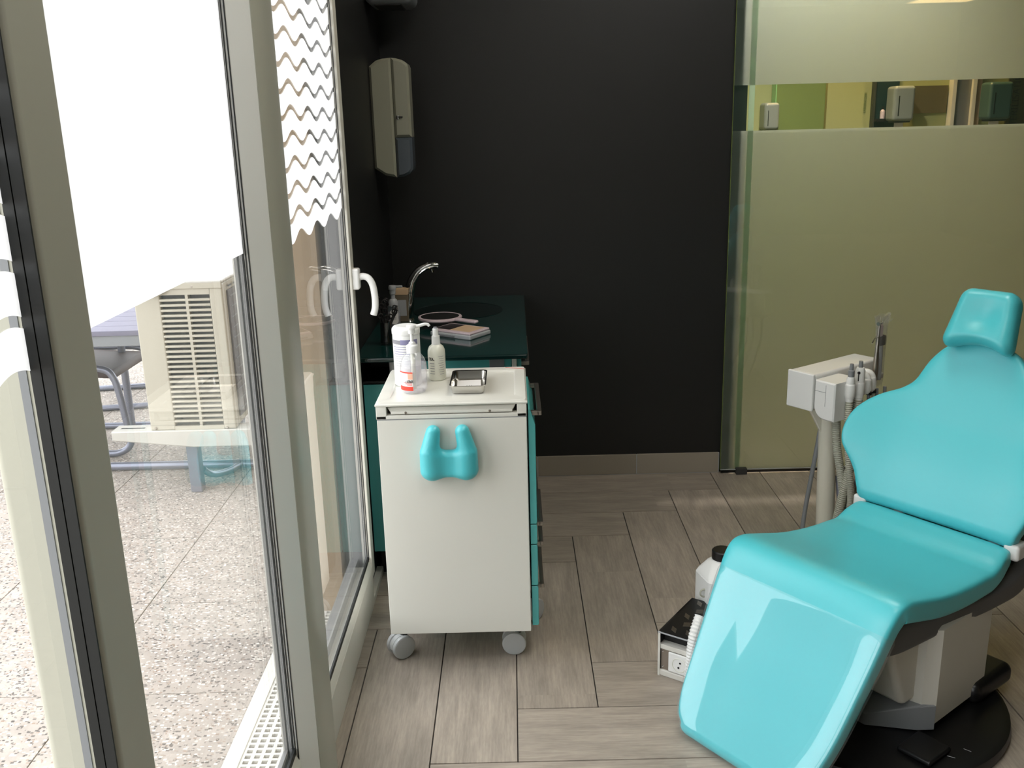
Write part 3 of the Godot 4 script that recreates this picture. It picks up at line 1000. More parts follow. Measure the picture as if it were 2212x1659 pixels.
func build_sink() -> void:
	var c := thing("sink_cabinet", "turquoise and white base cabinet under the dark glass basin top", "cabinet", V(-0.21, 0, -3.2))
	var o := -c.position
	part("plinth", ground_box(-0.45, 0.0, -3.60, -0.02, 0.10, -2.80), M.black, c, o)
	part("back_panel", ground_box(-0.462, 0.10, -3.628, -0.010, 0.742, -3.612), M.white_lacquer, c, o)
	part("bottom_panel", ground_box(-0.462, 0.10, -3.612, -0.010, 0.118, -2.94), M.white_lacquer, c, o)
	part("side_panel", ground_box(-0.462, 0.118, -3.612, -0.448, 0.742, -2.94), M.white_lacquer, c, o)
	part("side_panel", G.new().rbox(V(-0.010, 0.10, -3.60), V(0.004, 0.742, -2.735), 0.002, 1), M.white_lacquer, c, o)
	part("front_panel", G.new().rbox(V(-0.345, 0.10, -2.93), V(-0.011, 0.741, -2.742), 0.002, 1), M.teal, c, o)
	part("door", G.new().rbox(V(-0.461, 0.10, -2.93), V(-0.348, 0.655, -2.742), 0.002, 1), M.teal, c, o)
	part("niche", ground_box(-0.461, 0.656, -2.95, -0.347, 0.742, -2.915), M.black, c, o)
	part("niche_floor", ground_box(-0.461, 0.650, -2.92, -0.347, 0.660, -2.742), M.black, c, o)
	part("label_plate", G.new().rbox(V(-0.078, 0.66, -2.744), V(-0.033, 0.738, -2.738), 0.002, 1), M.mid_grey, c, o)
	for q in [[0.46, 0.735, 0.70], [0.27, 0.455, 0.246], [0.105, 0.265, 0.19]]:
		var dr := part("drawer", G.new().rbox(V(0.0045, q[0], -3.56), V(0.018, q[1], -2.745), 0.002, 1), M.teal, c, o)
		drawer_handle("handle", dr, 0.017, 0.064 if q[2] < 0.5 else 0.042, q[2], -3.12, -2.76)
	var b := thing("bin", "small white round bin in the dark open niche of the sink cabinet", "bin", V(-0.368, 0.661, -2.80))
	part("body", G.new().lathe([[0.0, 0.0], [0.018, 0.0], [0.020, 0.055], [0.0185, 0.055], [0.0165, 0.003], [0.0, 0.003]], 20), M.white_plastic, b)
	# dark glass top with a round basin
	var t := thing("basin_top", "dark green glass worktop with a round sunken basin", "worktop", V(-0.21, 0.743, -3.14))
	var q := -t.position
	var cx := -0.20
	var cz := -3.335
	var R := 0.152
	var left := PackedVector2Array([Vector2(cx, 3.628), Vector2(-0.464, 3.628), Vector2(-0.464, 2.655), Vector2(cx, 2.655)])
	var right := PackedVector2Array([Vector2(cx, 2.655), Vector2(0.030, 2.655), Vector2(0.036, 2.661), Vector2(0.040, 3.628), Vector2(cx, 3.628)])
	for i in 25:
		var a := -PI / 2 - PI * i / 24.0
		left.append(Vector2(cx + cos(a) * R, -cz + sin(a) * R))
		right.append(Vector2(cx + cos(PI / 2 - PI * i / 24.0) * R, -cz + sin(PI / 2 - PI * i / 24.0) * R))
	var g := upright_prism(left, 0.743, 0.755, 0.0)
	var g2 := upright_prism(right, 0.743, 0.755, 0.0)
	g.v.append_array(g2.v)
	g.t.append_array(g2.t)
	part("glass_slab", g, M.counter_glass, t, q)
	part("front_edge", G.new().rbox(V(-0.464, 0.741, -2.658), V(0.036, 0.7552, -2.646), 0.005, 3), M.basin_glass, t, q)
	part("basin", G.new().lathe([[0.0, -0.088], [0.06, -0.084], [0.10, -0.068], [0.135, -0.038], [0.151, -0.004], [0.154, 0.0], [0.158, 0.0018], [0.1595, 0.0005]], 48, Transform3D(Basis(), V(cx, 0.755, cz))), M.basin_glass, t, q, 60.0)
	part("drain", G.new().lathe([[0.0, 0.0], [0.022, 0.0], [0.020, 0.004], [0.0, 0.005]], 20, Transform3D(Basis(), V(cx, 0.668, cz))), M.chrome, t, q)

func build_sink_items() -> void:
	var f := thing("faucet", "curved chrome faucet arching over the dark basin", "faucet", V(-0.366, 0.755, -3.2))
	part("foot", G.new().lathe([[0.0, 0.0], [0.023, 0.0], [0.021, 0.006], [0.0, 0.006]], 24), M.chrome, f)
	part("body", G.new().tube(PackedVector3Array([V(0, 0.004, 0), V(0.005, 0.05, 0), V(0.0105, 0.094, 0)]), [0.0175, 0.017, 0.0165], 20), M.chrome, f)
	part("joint", G.new().tube(PackedVector3Array([V(0.0105, 0.092, 0), V(0.0112, 0.097, 0)]), 0.0145, 20), M.black, f)
	part("spout", G.new().tube(curve([V(0.0112, 0.096, 0), V(0.015, 0.118, 0), V(0.024, 0.141, 0), V(0.042, 0.165, 0), V(0.066, 0.180, 0), V(0.095, 0.1865, 0), V(0.113, 0.1835, 0)], 5), [0.0165, 0.0165, 0.0165, 0.0165, 0.0165, 0.0165, 0.0163, 0.0161, 0.0159, 0.0157, 0.0155, 0.0153, 0.0151, 0.0149, 0.0147, 0.0145, 0.0142, 0.0139, 0.0136, 0.0133, 0.013, 0.0126, 0.0122, 0.0118, 0.0114, 0.011, 0.0105, 0.010, 0.0095, 0.009, 0.0075], 18), M.chrome, f)
	part("lever", G.new().rbox(V(0.072, 0.190, -0.006), V(0.10, 0.196, 0.006), 0.0028, 2), M.chrome, f)
	part("aerator", G.new().lathe([[0.0, 0.0], [0.007, 0.0], [0.007, 0.012], [0.0, 0.012]], 14, Transform3D(Basis(Vector3.BACK, 0.2), V(0.092, 0.162, 0))), M.chrome, f)
	var s := thing("soap_bottle", "white-topped foam soap pump with a pale label beside the faucet", "bottle", V(-0.402, 0.755, -3.10))
	part("body", G.new().lathe([[0.0, 0.0], [0.020, 0.0], [0.022, 0.004], [0.022, 0.055], [0.019, 0.066], [0.013, 0.073]], 28, Transform3D(), 1.0, 0.8), M.clear_plastic, s)
	part("liquid", G.new().lathe([[0.0, 0.002], [0.019, 0.002], [0.0208, 0.006], [0.0208, 0.045], [0.0, 0.045]], 24, Transform3D(), 1.0, 0.8), M.gel, s)
	var lb := rrect(0.026, 0.05, 0.011, 5)
	part("label", G.new().prism(lb, 0.0, 0.0006, 0.0, Transform3D(Basis(Vector3.UP, 0.12), V(0.004, 0.034, 0.0185))), M.paper, s)
	for k in 4:
		part("print_line", G.new().box(V(-0.002, 0.026 + k * 0.006, 0.0192), V(0.010, 0.0272 + k * 0.006, 0.0196)), M.ink_grey, s)
	part("shoulder", G.new().lathe([[0.0, 0.068], [0.0165, 0.068], [0.017, 0.078], [0.013, 0.088], [0.0085, 0.092], [0.0, 0.092]], 24), M.pale_grey, s)
	part("neck", G.new().lathe([[0.0, 0.090], [0.0075, 0.090], [0.0075, 0.106], [0.010, 0.108], [0.0105, 0.124], [0.0, 0.124]], 20), M.pale_grey, s)
	part("pump_head", G.new().lathe([[0.0, 0.122], [0.013, 0.123], [0.0135, 0.131], [0.011, 0.136], [0.0, 0.137]], 20), M.pale_grey, s)
	part("spout", G.new().rbox(V(0.004, 0.128, -0.0045), V(0.034, 0.136, 0.0045), 0.0035, 2), M.pale_grey, s)
	var k := thing("carton", "small brown carton standing behind the soap pump", "box", V(-0.382, 0.755, -3.185))
	part("box", G.new().rbox(V(-0.021, 0.0, -0.02), V(0.021, 0.095, 0.02), 0.0015, 1), M.kraft, k)
	part("lid_flap", G.new().rbox(V(-0.0225, 0.092, -0.0215), V(0.0225, 0.112, 0.0215), 0.0015, 1), M.beige, k)
	part("paper_label", G.new().box(V(-0.012, 0.02, 0.0201), V(0.016, 0.075, 0.0206)), M.pale_grey, k)
	# dark curled twigs in a glass
	var v := thing("twig_vase", "dark glass holding curled black dried twigs at the counter's left end", "vase", V(-0.392, 0.755, -2.82))
	part("glass", G.new().lathe([[0.0, 0.0], [0.018, 0.0], [0.019, 0.005], [0.0175, 0.07], [0.0165, 0.07], [0.0178, 0.007], [0.0, 0.005]], 24), M.smoke_glass, v)
	var rng := RandomNumberGenerator.new()
	rng.seed = 8
	for i in 16:
		var top := V(rng.randf_range(-0.026, 0.040), rng.randf_range(0.075, 0.150), rng.randf_range(-0.02, 0.02))
		var pts := [V(rng.randf_range(-0.008, 0.008), 0.01, rng.randf_range(-0.008, 0.008)), V(top.x * 0.4, 0.06, top.z * 0.4), top]
		var a0 := rng.randf() * TAU
		var cr := rng.randf_range(0.0055, 0.009)
		for j in 7:
			var a := a0 + j * 0.95
			pts.append(top + V(cos(a) * cr - cos(a0) * cr, sin(a) * cr - sin(a0) * cr, j * 0.0012))
		part("twig", G.new().tube(curve(pts, 4), 0.0017 + 0.0008 * rng.randf(), 6), M.dark_twig, v)
	# hand mirror
	var m := thing("hand_mirror", "white-rimmed oval hand mirror lying on the dark glass top", "mirror", V(-0.247, 0.7775, -3.085), Basis(Vector3.UP, -0.64) * Basis(Vector3.BACK, 0.0))
	part("rim", G.new().lathe([[0.0, 0.0], [0.070, 0.0], [0.0735, 0.004], [0.0725, 0.009], [0.066, 0.0105], [0.0645, 0.009], [0.0, 0.0085]], 44, Transform3D(), 1.0, 1.0), M.pink_plastic, m)
	part("mirror_glass", G.new().lathe([[0.0, 0.0086], [0.0645, 0.0086], [0.0640, 0.0096], [0.0, 0.0096]], 44), M.mirror, m)
	part("handle", G.new().rbox(V(0.066, 0.0005, -0.010), V(0.158, 0.0105, 0.010), 0.0048, 3), M.pink_plastic, m)
	# shade-guide case under it
	var e := V(0.122, 0, 0.085).normalized()
	var sg := thing("shade_case", "flat pale case with beige inlay lying under the hand mirror", "case", V(-0.172, 0.755, -2.935), Basis(e, Vector3.UP, e.cross(Vector3.UP)))
	part("case_body", G.new().rbox(V(-0.080, 0.0, -0.055), V(0.080, 0.014, 0.055), 0.004, 2), M.pale_grey, sg)
	part("case_lid", G.new().rbox(V(-0.078, 0.014, -0.054), V(0.076, 0.021, 0.050), 0.003, 2), M.pink_plastic, sg)
	part("inlay", G.new().box(V(-0.015, 0.0205, -0.045), V(0.062, 0.0215, 0.035)), M.beige, sg)
	part("dark_inlay", G.new().box(V(-0.072, 0.0205, -0.045), V(-0.016, 0.0215, 0.035)), M.black_plastic, sg)
	part("clasp", G.new().rbox(V(-0.060, 0.003, 0.053), V(0.02, 0.009, 0.058), 0.002, 1), M.mid_grey, sg)

func build_wall_units() -> void:
	# long soap dispenser on the dark side wall
	var d := thing("soap_dispenser", "tall rounded silver soap dispenser with a grey lower window on the dark wall", "dispenser", V(-0.465, 1.228, -3.36))
	var w := 0.05
	var back := PackedVector2Array()
	var cover := PackedVector2Array()
	var low := PackedVector2Array()
	# side outline: x out from the wall, y up
	back = poly([0.0, 0.034, 0.035, 0.010, 0.074, 0.002, 0.074, 0.392, 0.045, 0.390, 0.024, 0.384, 0.0, 0.366])
	cover = poly([0.0755, 0.135, 0.132, 0.135, 0.132, 0.362, 0.128, 0.372, 0.112, 0.384, 0.092, 0.390, 0.0755, 0.392])
	low = poly([0.0755, 0.002, 0.098, 0.004, 0.120, 0.014, 0.131, 0.028, 0.132, 0.040, 0.132, 0.134, 0.0755, 0.134])
	part("back_housing", G.new().prism(back, -w, w, 0.008), M.dispenser, d, Vector3.ZERO, 30.0)
	part("cover", G.new().prism(cover, -w, w, 0.008), M.dispenser, d, Vector3.ZERO, 30.0)
	part("level_window", G.new().prism(low, -w + 0.001, w - 0.001, 0.008), M.dispenser_grey, d, Vector3.ZERO, 30.0)
	var lk := part("lock", G.new().lathe([[0.0, 0.0], [0.0075, 0.0], [0.0065, 0.004], [0.0, 0.005]], 16, Transform3D(Basis(Vector3.RIGHT, PI / 2), V(0.089, 0.200, w - 0.001))), M.chrome, d)
	part("key", G.new().rbox(V(0.090, 0.199, w + 0.002), V(0.106, 0.204, w + 0.006), 0.0015, 1).moved(Transform3D()), M.dark_grey, lk)
	var t := thing("towel_box", "dark grey rounded wall box at the very top above the soap dispenser", "dispenser", V(-0.465, 1.786, -3.36))
	part("housing", G.new().rbox(V(0.0, 0.0, -0.14), V(0.16, 0.36, 0.07), 0.028, 4), M.mid_grey, t)
	part("lip", G.new().rbox(V(0.03, -0.004, -0.11), V(0.12, 0.01, 0.05), 0.004, 1), M.dark_grey, t)

# upholstered pad swept along stations [z, y of the top, half width, thickness, dish]; x runs across
func pad(st: Array, power := 5.0, seg := 48, round_ends := true, shape = null) -> G:
	var rings := []
	var n := st.size()
	for i in n:
		var a: Array = st[maxi(i - 1, 0)]
		var b: Array = st[mini(i + 1, n - 1)]
		var c: Array = st[i]
		var T := Vector2(b[0] - a[0], b[1] - a[1]).normalized()
		var N := Vector2(-T.y, T.x)
		var ends := [[0.0, 1.0]]
		if round_ends and (i == 0 or i == n - 1):
			ends = []
			for k in 5:
				var q := PI / 2 * k / 4.0
				ends.append([-cos(q), maxf(sin(q), 0.12)])
			if i == n - 1:
				ends.reverse()
				for e in ends:
					e[0] = -e[0]
		for e in ends:
			var hw: float = c[2] - c[3] * 0.5 * (1.0 - e[1])
			var ht: float = c[3] * 0.5 * e[1]
			var mid: Vector2 = Vector2(c[0], c[1]) - N * c[3] * 0.5 + T * e[0] * c[3] * 0.5
			var ring := PackedVector3Array()
			for k in seg:
				var ph := TAU * (k + 0.5) / seg
				var cx := cos(ph)
				var sy := sin(ph)
				var x := signf(cx) * pow(absf(cx), 2.0 / power) * hw
				var h := signf(sy) * pow(absf(sy), 2.0 / power) * ht
				if sy > 0:
					h -= c[4] * (1.0 - pow(x / hw, 2.0)) * e[1]
				if shape != null:
					h += shape.call(x, c, sy)
				var p := mid + N * h
				ring.append(V(x + (c[5] if c.size() > 5 else 0.0), p.y, p.x))
			rings.append(ring)
	return G.new().loft(rings)

# stations between key ones, smoothly
func dense(keys: Array, per := 5) -> Array:
	var o := []
	var n := keys.size()
	for i in n - 1:
		for k in per:
			var t := float(k) / per
			var row := []
			for c in keys[0].size():
				row.append(cubic_interpolate(keys[i][c], keys[i + 1][c], keys[maxi(i - 1, 0)][c], keys[mini(i + 2, n - 1)][c], t))
			o.append(row)
	o.append(keys[-1])
	return o

func build_chair() -> void:
	var bs := Basis(V(0.6, 0, 0.8), V(0, 1, 0), V(-0.8, 0, 0.6))
	var c := thing("dental_chair", "turquoise dental treatment chair with a clear foot cover and black base", "dental chair", V(1.032, 0, -2.195), bs)
	# seat and leg rest in one piece
	var keys := [[0.012, 0.404, 0.207, 0.060, 0.003, 0.0], [0.045, 0.394, 0.212, 0.064, 0.004, 0.0], [0.080, 0.380, 0.214, 0.066, 0.006, 0.0], [0.115, 0.381, 0.215, 0.068, 0.008, 0.0], [0.20, 0.386, 0.217, 0.070, 0.010, 0.0], [0.30, 0.400, 0.220, 0.070, 0.010, 0.0], [0.40, 0.425, 0.223, 0.068, 0.008, 0.0], [0.455, 0.437, 0.224, 0.066, 0.006, 0.0],
		[0.490, 0.430, 0.224, 0.064, 0.005, -0.002], [0.516, 0.402, 0.223, 0.062, 0.006, -0.004], [0.535, 0.360, 0.220, 0.060, 0.008, -0.008], [0.562, 0.300, 0.216, 0.058, 0.010, -0.012], [0.600, 0.220, 0.209, 0.056, 0.010, -0.016], [0.634, 0.150, 0.202, 0.054, 0.009, -0.020], [0.664, 0.095, 0.193, 0.052, 0.007, -0.024], [0.688, 0.054, 0.178, 0.048, 0.005, -0.026], [0.699, 0.035, 0.156, 0.042, 0.003, -0.028]]
	part("seat_pad", pad(dense(keys, 4), 6.0, 56), M.vinyl, c, Vector3.ZERO, 70.0)
	# clear plastic cover over the foot end
	var cov := []
	for k in [10, 11, 12, 13, 14, 15, 16]:
		var r: Array = keys[k].duplicate()
		r[2] += 0.0035
		r[3] += 0.007
		var nn := Vector2(0.90, 0.42) * 0.0035
		r[0] += nn.x
		r[1] += nn.y
		cov.append(r)
	part("foot_cover", pad(dense(cov, 4), 6.0, 56), M.clear_film, c, Vector3.ZERO, 70.0)
	# back rest, from its top to its foot
	var th := deg_to_rad(23.0)
	var bk := []
	for q in [[0.470, 0.060], [0.458, 0.084], [0.442, 0.103], [0.420, 0.121], [0.398, 0.133], [0.372, 0.142], [0.347, 0.152], [0.330, 0.167], [0.315, 0.186], [0.295, 0.219], [0.271, 0.247], [0.248, 0.264], [0.2245, 0.275], [0.200, 0.281], [0.176, 0.283], [0.154, 0.281], [0.134, 0.274], [0.113, 0.258], [0.093, 0.242], [0.071, 0.228], [0.045, 0.218], [0.030, 0.212]]:
		var s: float = q[0]
		var bulge := 0.010 * sin(clampf(s / 0.25, 0, 1) * PI)
		bk.append([-s * sin(th) + bulge * cos(th), 0.402 + s * cos(th) + bulge * sin(th), q[1], 0.060 if s < 0.44 else 0.045, 0.0])
	var curl := func(x: float, r: Array, _sy: float) -> float:
		var k := maxf(absf(x) - 0.12, 0.0)
		return 1.25 * k * k + 0.012 * (x / 0.25) * (x / 0.25)
	part("back_rest", pad(dense(bk, 2), 5.0, 64, true, curl), M.vinyl, c, Vector3.ZERO, 70.0)
	# head rest
	var hs := 0.080
	var g := G.new().rbox(V(-0.080, -hs, -0.036), V(0.080, hs, 0.036), 0.030, 5, 8)
	g.bend(func(p: Vector3) -> Vector3:
		var x := p.x * (1.0 - 0.13 * p.y / hs)
		var y := p.y
		var z := p.z
		if z > 0:
			z -= 0.016 * exp(-pow(x / 0.045, 2.0) - pow((y - 0.01) / 0.045, 2.0))
		if y < 0:
			y += 0.022 * (1.0 - pow(clampf(x / 0.075, -1, 1), 2.0)) * (-y / hs)
		return V(x, y, z))
	var hm := Transform3D(Basis(V(1, 0, 0), V(0, cos(th), -sin(th)), V(0, sin(th), cos(th))), V(0.0, 0.402 + 0.520 * cos(th) + 0.030 * sin(th), -0.520 * sin(th) + 0.030 * cos(th)))
	part("head_rest", g.moved(hm), M.vinyl, c, Vector3.ZERO, 70.0)
	part("head_bar", G.new().rbox(V(-0.02, -0.12, -0.055), V(0.02, 0.02, -0.035), 0.006, 2).moved(hm), M.pale_grey, c)
	# joint between seat and back
	part("hinge_bar", G.new().rbox(V(-0.185, 0.335, -0.075), V(0.190, 0.398, -0.010), 0.006, 2), M.black_plastic, c)
	for x in [-0.092, 0.158]:
		part("hinge_tab", G.new().rbox(V(x - 0.013, 0.375, -0.03), V(x + 0.013, 0.4005, -0.008), 0.003, 1), M.mid_grey, c)
	for x in [-0.198, 0.206]:
		part("hinge_end", G.new().rbox(V(x - 0.022, 0.372, -0.055), V(x + 0.016, 0.412, -0.004), 0.008, 2), M.white_plastic, c)
	# grey shell under the seat, rising behind it
	var sh := [[-0.16, 0.50, 0.15, 0.060, 0.0], [-0.135, 0.435, 0.19, 0.075, 0.0], [-0.10, 0.385, 0.212, 0.090, 0.0], [-0.05, 0.345, 0.216, 0.090, 0.0], [0.02, 0.330, 0.214, 0.075, 0.0], [0.15, 0.332, 0.205, 0.075, 0.0], [0.28, 0.345, 0.198, 0.085, 0.0], [0.38, 0.362, 0.190, 0.105, 0.0], [0.43, 0.368, 0.180, 0.110, 0.0]]
	part("seat_shell", pad(dense(sh, 4), 5.0, 44), M.shell_grey, c, Vector3.ZERO, 60.0)
	# pedestal
	var fl := Transform3D(Basis(V(1, 0, 0), V(0, 0, -1), V(0, 1, 0)), Vector3.ZERO)
	part("pedestal", G.new().prism(poly([0.203, -0.050, 0.207, -0.275, 0.185, -0.300, -0.185, -0.300, -0.205, -0.275, -0.200, -0.050, -0.15, 0.0, 0.15, 0.0]), 0.046, 0.30, 0.008, fl), M.frame_white, c, Vector3.ZERO, 30.0)
	part("lift_arm", G.new().rbox(V(-0.165, 0.10, 0.20), V(0.165, 0.275, 0.385), 0.018, 3).bend(func(p: Vector3) -> Vector3: return V(p.x, p.y, p.z + (p.y - 0.2) * 0.45)), M.frame_white, c)
	part("skirt", G.new().prism(poly([0.208, -0.277, 0.186, -0.306, 0.095, -0.375, -0.09, -0.375, -0.19, -0.30]), 0.036, 0.105, 0.004, fl).bend(func(p: Vector3) -> Vector3: return V(p.x, p.y - maxf(0.0, p.z - 0.30) * 0.55 * clampf((p.y - 0.03) / 0.075, 0, 1), p.z)), M.mid_grey, c)
	part("sticker", G.new().rbox(V(0.145, 0.062, -0.001), V(0.160, 0.074, 0.001), 0.0004, 1).moved(Transform3D(Basis(Vector3.UP, 0.65), V(0.02, 0, 0.425))), M.sticker, c)
	part("base_plate", G.new().lathe([[0.0, 0.0], [0.322, 0.0], [0.325, 0.010], [0.322, 0.026], [0.308, 0.032], [0.0, 0.034]], 64, Transform3D(Basis(), V(0.01, 0.0, 0.245))), M.black_plastic, c)
	part("base_block", G.new().rbox(V(-0.22, 0.03, -0.065), V(0.222, 0.085, 0.11), 0.022, 3), M.black_plastic, c)
	part("foot_pedal", G.new().rbox(V(0.19, 0.032, 0.31), V(0.27, 0.046, 0.40), 0.006, 2), M.black_plastic, c)
	for q in [[0.305, 0.35, 0.4], [0.315, 0.30, 0.2]]:
		part("scuff", G.new().box(V(-0.004, 0.0335, -0.0006), V(0.012, 0.0341, 0.0006)).moved(Transform3D(Basis(Vector3.UP, q[2]), V(q[0] - 0.03, -0.0005, q[1] - 0.02))), M.pale_grey, c)

func ribbed(pts: Array, r: float, step: float) -> G:
	var path := curve(pts, 12)
	var len := 0.0
	for i in path.size() - 1:
		len += path[i].distance_to(path[i + 1])
	var n := int(len / step) * 2
	var even := PackedVector3Array()
	var rr := []
	var want := 0.0
	var done := 0.0
	var k := 0
	for i in path.size() - 1:
		var d := path[i].distance_to(path[i + 1])
		while want <= done + d and k <= n:
			even.append(path[i].lerp(path[i + 1], (want - done) / maxf(d, 1e-6)))
			rr.append(r if k % 2 == 0 else r * 0.86)
			k += 1
			want = len * k / n
		done += d
	return G.new().tube(even, rr, 14)

func build_delivery_unit() -> void:
	var bs := Basis(V(0.82, 0, -0.572).normalized(), V(0, 1, 0), V(0.572, 0, 0.82).normalized())
	var u := thing("delivery_unit", "white dental instrument stand with hoses and handpieces behind the chair", "instrument stand", V(0.99, 0, -2.85), bs)
	var inv := u.transform.affine_inverse()
	part("foot", G.new().lathe([[0.0, 0.0], [0.125, 0.0], [0.125, 0.012], [0.10, 0.026], [0.04, 0.034], [0.0, 0.034]], 40, Transform3D(Basis(), V(0.01, 0, -0.01))), M.cream_plastic, u)
	part("post", G.new().tube(PackedVector3Array([inv * V(1.004, 0.02, -2.85), inv * V(0.985, 0.52, -2.85)]), [0.030, 0.0265], 28), M.cream_plastic, u)
	part("post_brace", G.new().prism(poly([-0.070, 0.515, -0.052, 0.515, -0.006, 0.445, -0.006, 0.405, -0.020, 0.420]), -0.012, 0.012, 0.003, Transform3D(bs.inverse(), V(-0.002, 0, 0.0))), M.cream_plastic, u)
	part("control_box", G.new().rbox(V(-0.102, 0.521, -0.080), V(0.222, 0.636, 0.016), 0.009, 3), M.white_plastic, u)
	part("end_panel", G.new().rbox(V(-0.112, 0.519, -0.0805), V(-0.100, 0.637, 0.0165), 0.004, 2), M.white_plastic, u)
	var ob := PackedVector2Array()
	for p in [[0.092, 0.622], [0.018, 0.622], [0.018, 0.545]]:
		ob.append(Vector2(p[0], p[1]))
	for i in 7:
		var a := PI + PI / 2 * i / 6.0
		ob.append(Vector2(0.058 + cos(a) * 0.040, 0.541 + sin(a) * 0.040))
	ob.append(Vector2(0.092, 0.501))
	# outline in z-y, pushed along x
	part("holder_body", G.new().prism(ob, -0.004, 0.115, 0.004, Transform3D(Basis(V(0, 0, 1), V(0, 1, 0), V(-1, 0, 0)), V(0.010, 0, 0))), M.white_plastic, u, Vector3.ZERO, 30.0)
	part("seam_line", G.new().box(V(-0.1056, 0.588, 0.02), V(-0.1052, 0.5892, 0.060)), M.mid_grey, u)
	part("seam_line", G.new().box(V(-0.1056, 0.545, 0.059), V(-0.1052, 0.612, 0.060)), M.mid_grey, u)
	part("holder_rail", G.new().rbox(V(-0.060, 0.583, 0.055), V(0.062, 0.614, 0.092), 0.006, 2), M.white_plastic, u)
	part("holder_rail", G.new().rbox(V(0.060, 0.590, 0.045), V(0.165, 0.610, 0.075), 0.006, 2), M.white_plastic, u)
	var q := [V(-0.046, 0, 0.102), V(-0.004, 0, 0.104), V(0.038, 0, 0.098), V(0.070, 0, 0.092), V(0.098, 0, 0.086), V(0.139, 0, 0.086)]
	for i in 4:
		part("holder_cup", G.new().lathe([[0.0, 0.570], [0.013, 0.570], [0.016, 0.580], [0.016, 0.612], [0.013, 0.616], [0.0, 0.616]], 20, Transform3D(Basis(), q[i])), M.white_plastic, u)
	# suction hose ends
	part("suction_tip", G.new().lathe([[0.0, 0.560], [0.0115, 0.560], [0.0125, 0.57], [0.0125, 0.630], [0.0105, 0.638], [0.0, 0.638]], 22, Transform3D(Basis(), q[0])), M.white_plastic, u)
	part("suction_sleeve", G.new().lathe([[0.0, 0.636], [0.0092, 0.636], [0.0092, 0.657], [0.006, 0.659], [0.0055, 0.678], [0.0, 0.678]], 18, Transform3D(Basis(), q[0])), M.mid_grey, u)
	part("suction_tip", G.new().lathe([[0.0, 0.560], [0.0135, 0.560], [0.0145, 0.575], [0.0145, 0.650], [0.011, 0.660], [0.0, 0.661]], 22, Transform3D(Basis(), q[1])), M.white_plastic, u)
	part("suction_sleeve", G.new().lathe([[0.0, 0.66], [0.0066, 0.66], [0.0062, 0.680], [0.0, 0.680]], 16, Transform3D(Basis(), q[1])), M.mid_grey, u)
	part("slide_switch", G.new().rbox(V(-0.0150, 0.620, 0.003), V(-0.0125, 0.645, 0.006), 0.001, 1).moved(Transform3D(Basis(), q[1])), M.black, u)
	part("slide_knob", G.new().lathe([[0.0, 0.0], [0.005, 0.0], [0.004, 0.003], [0.0, 0.0035]], 12, Transform3D(Basis(Vector3.BACK, PI / 2), q[1] + V(-0.0125, 0.646, 0.0045))), M.black, u)
	for i in [2, 3]:
		part("instrument_grip", G.new().tube(curve([q[i] + V(-0.01, 0.628, -0.03), q[i] + V(0.0, 0.626, -0.008), q[i] + V(0.004, 0.612, 0.004), q[i] + V(0.005, 0.580, 0.008)], 5), [0.010, 0.0105, 0.011, 0.0115, 0.0115, 0.0115, 0.0115, 0.011, 0.0105, 0.010, 0.0098, 0.0096, 0.0094, 0.0092, 0.009, 0.0085], 16), M.white_plastic, u)
		part("hose_collar", G.new().lathe([[0.0, 0.566], [0.0085, 0.566], [0.0085, 0.574], [0.0, 0.574]], 14, Transform3D(Basis(), q[i] + V(0.005, 0, 0.009))), M.black_plastic, u)
	# handpiece
	var hp: Vector3 = q[4]
	part("handpiece", G.new().tube(PackedVector3Array([hp + V(0, 0.590, 0), hp + V(0, 0.640, 0), hp + V(0.0, 0.668, 0), hp + V(0.001, 0.70, 0), hp + V(0.003, 0.755, 0), hp + V(0.005, 0.775, 0)]), [0.0075, 0.0085, 0.0075, 0.0055, 0.0042, 0.0036], 16), M.brushed, u)
	part("handpiece_head", G.new().tube(PackedVector3Array([hp + V(-0.003, 0.777, 0), hp + V(0.013, 0.779, 0)]), [0.0062, 0.0058], 14), M.chrome, u)
	part("mirror_head", G.new().rbox(V(0.006, 0.735, -0.003), V(0.022, 0.772, 0.003), 0.0028, 2).moved(Transform3D(Basis(), V(hp.x, 0, hp.z))), M.pink_plastic, u)
	# air-water syringe with its bent tip
	var sy: Vector3 = q[5] + V(-0.016, 0, -0.004)
	part("syringe_body", G.new().tube(PackedVector3Array([sy + V(0, 0.595, 0), sy + V(0, 0.63, 0), sy + V(0, 0.69, 0), sy + V(0.0, 0.735, 0)]), [0.0085, 0.009, 0.0075, 0.0068], 16), M.pale_grey, u)
	part("syringe_head", G.new().rbox(V(-0.012, 0.705, -0.009), V(0.014, 0.738, 0.009), 0.005, 2).moved(Transform3D(Basis(), V(sy.x, 0, sy.z))), M.dark_grey, u)
	part("syringe_tip", G.new().tube(curve([sy + V(-0.006, 0.733, 0), sy + V(-0.045, 0.738, 0.012), sy + V(-0.062, 0.739, 0.018), sy + V(-0.082, 0.728, 0.024)], 5), 0.0019, 8), M.chrome, u)
	# clear hygiene sleeve over both
	var ring_list := []
	for e in [[0.575, 0.020], [0.60, 0.025], [0.66, 0.024], [0.72, 0.026], [0.765, 0.027], [0.79, 0.032], [0.803, 0.039]]:
		var ring := PackedVector3Array()
		for i in 20:
			var a := TAU * i / 20
			ring.append(V(0.118 + cos(a) * e[1] * (1.0 + 0.10 * sin(i * 2.3 + e[0] * 40)), e[0] + 0.004 * sin(i * 1.7), 0.084 - sin(a) * e[1] * 0.35))
		ring_list.append(ring)
	part("plastic_sleeve", G.new().loft(ring_list, true, false), M.sleeve, u)
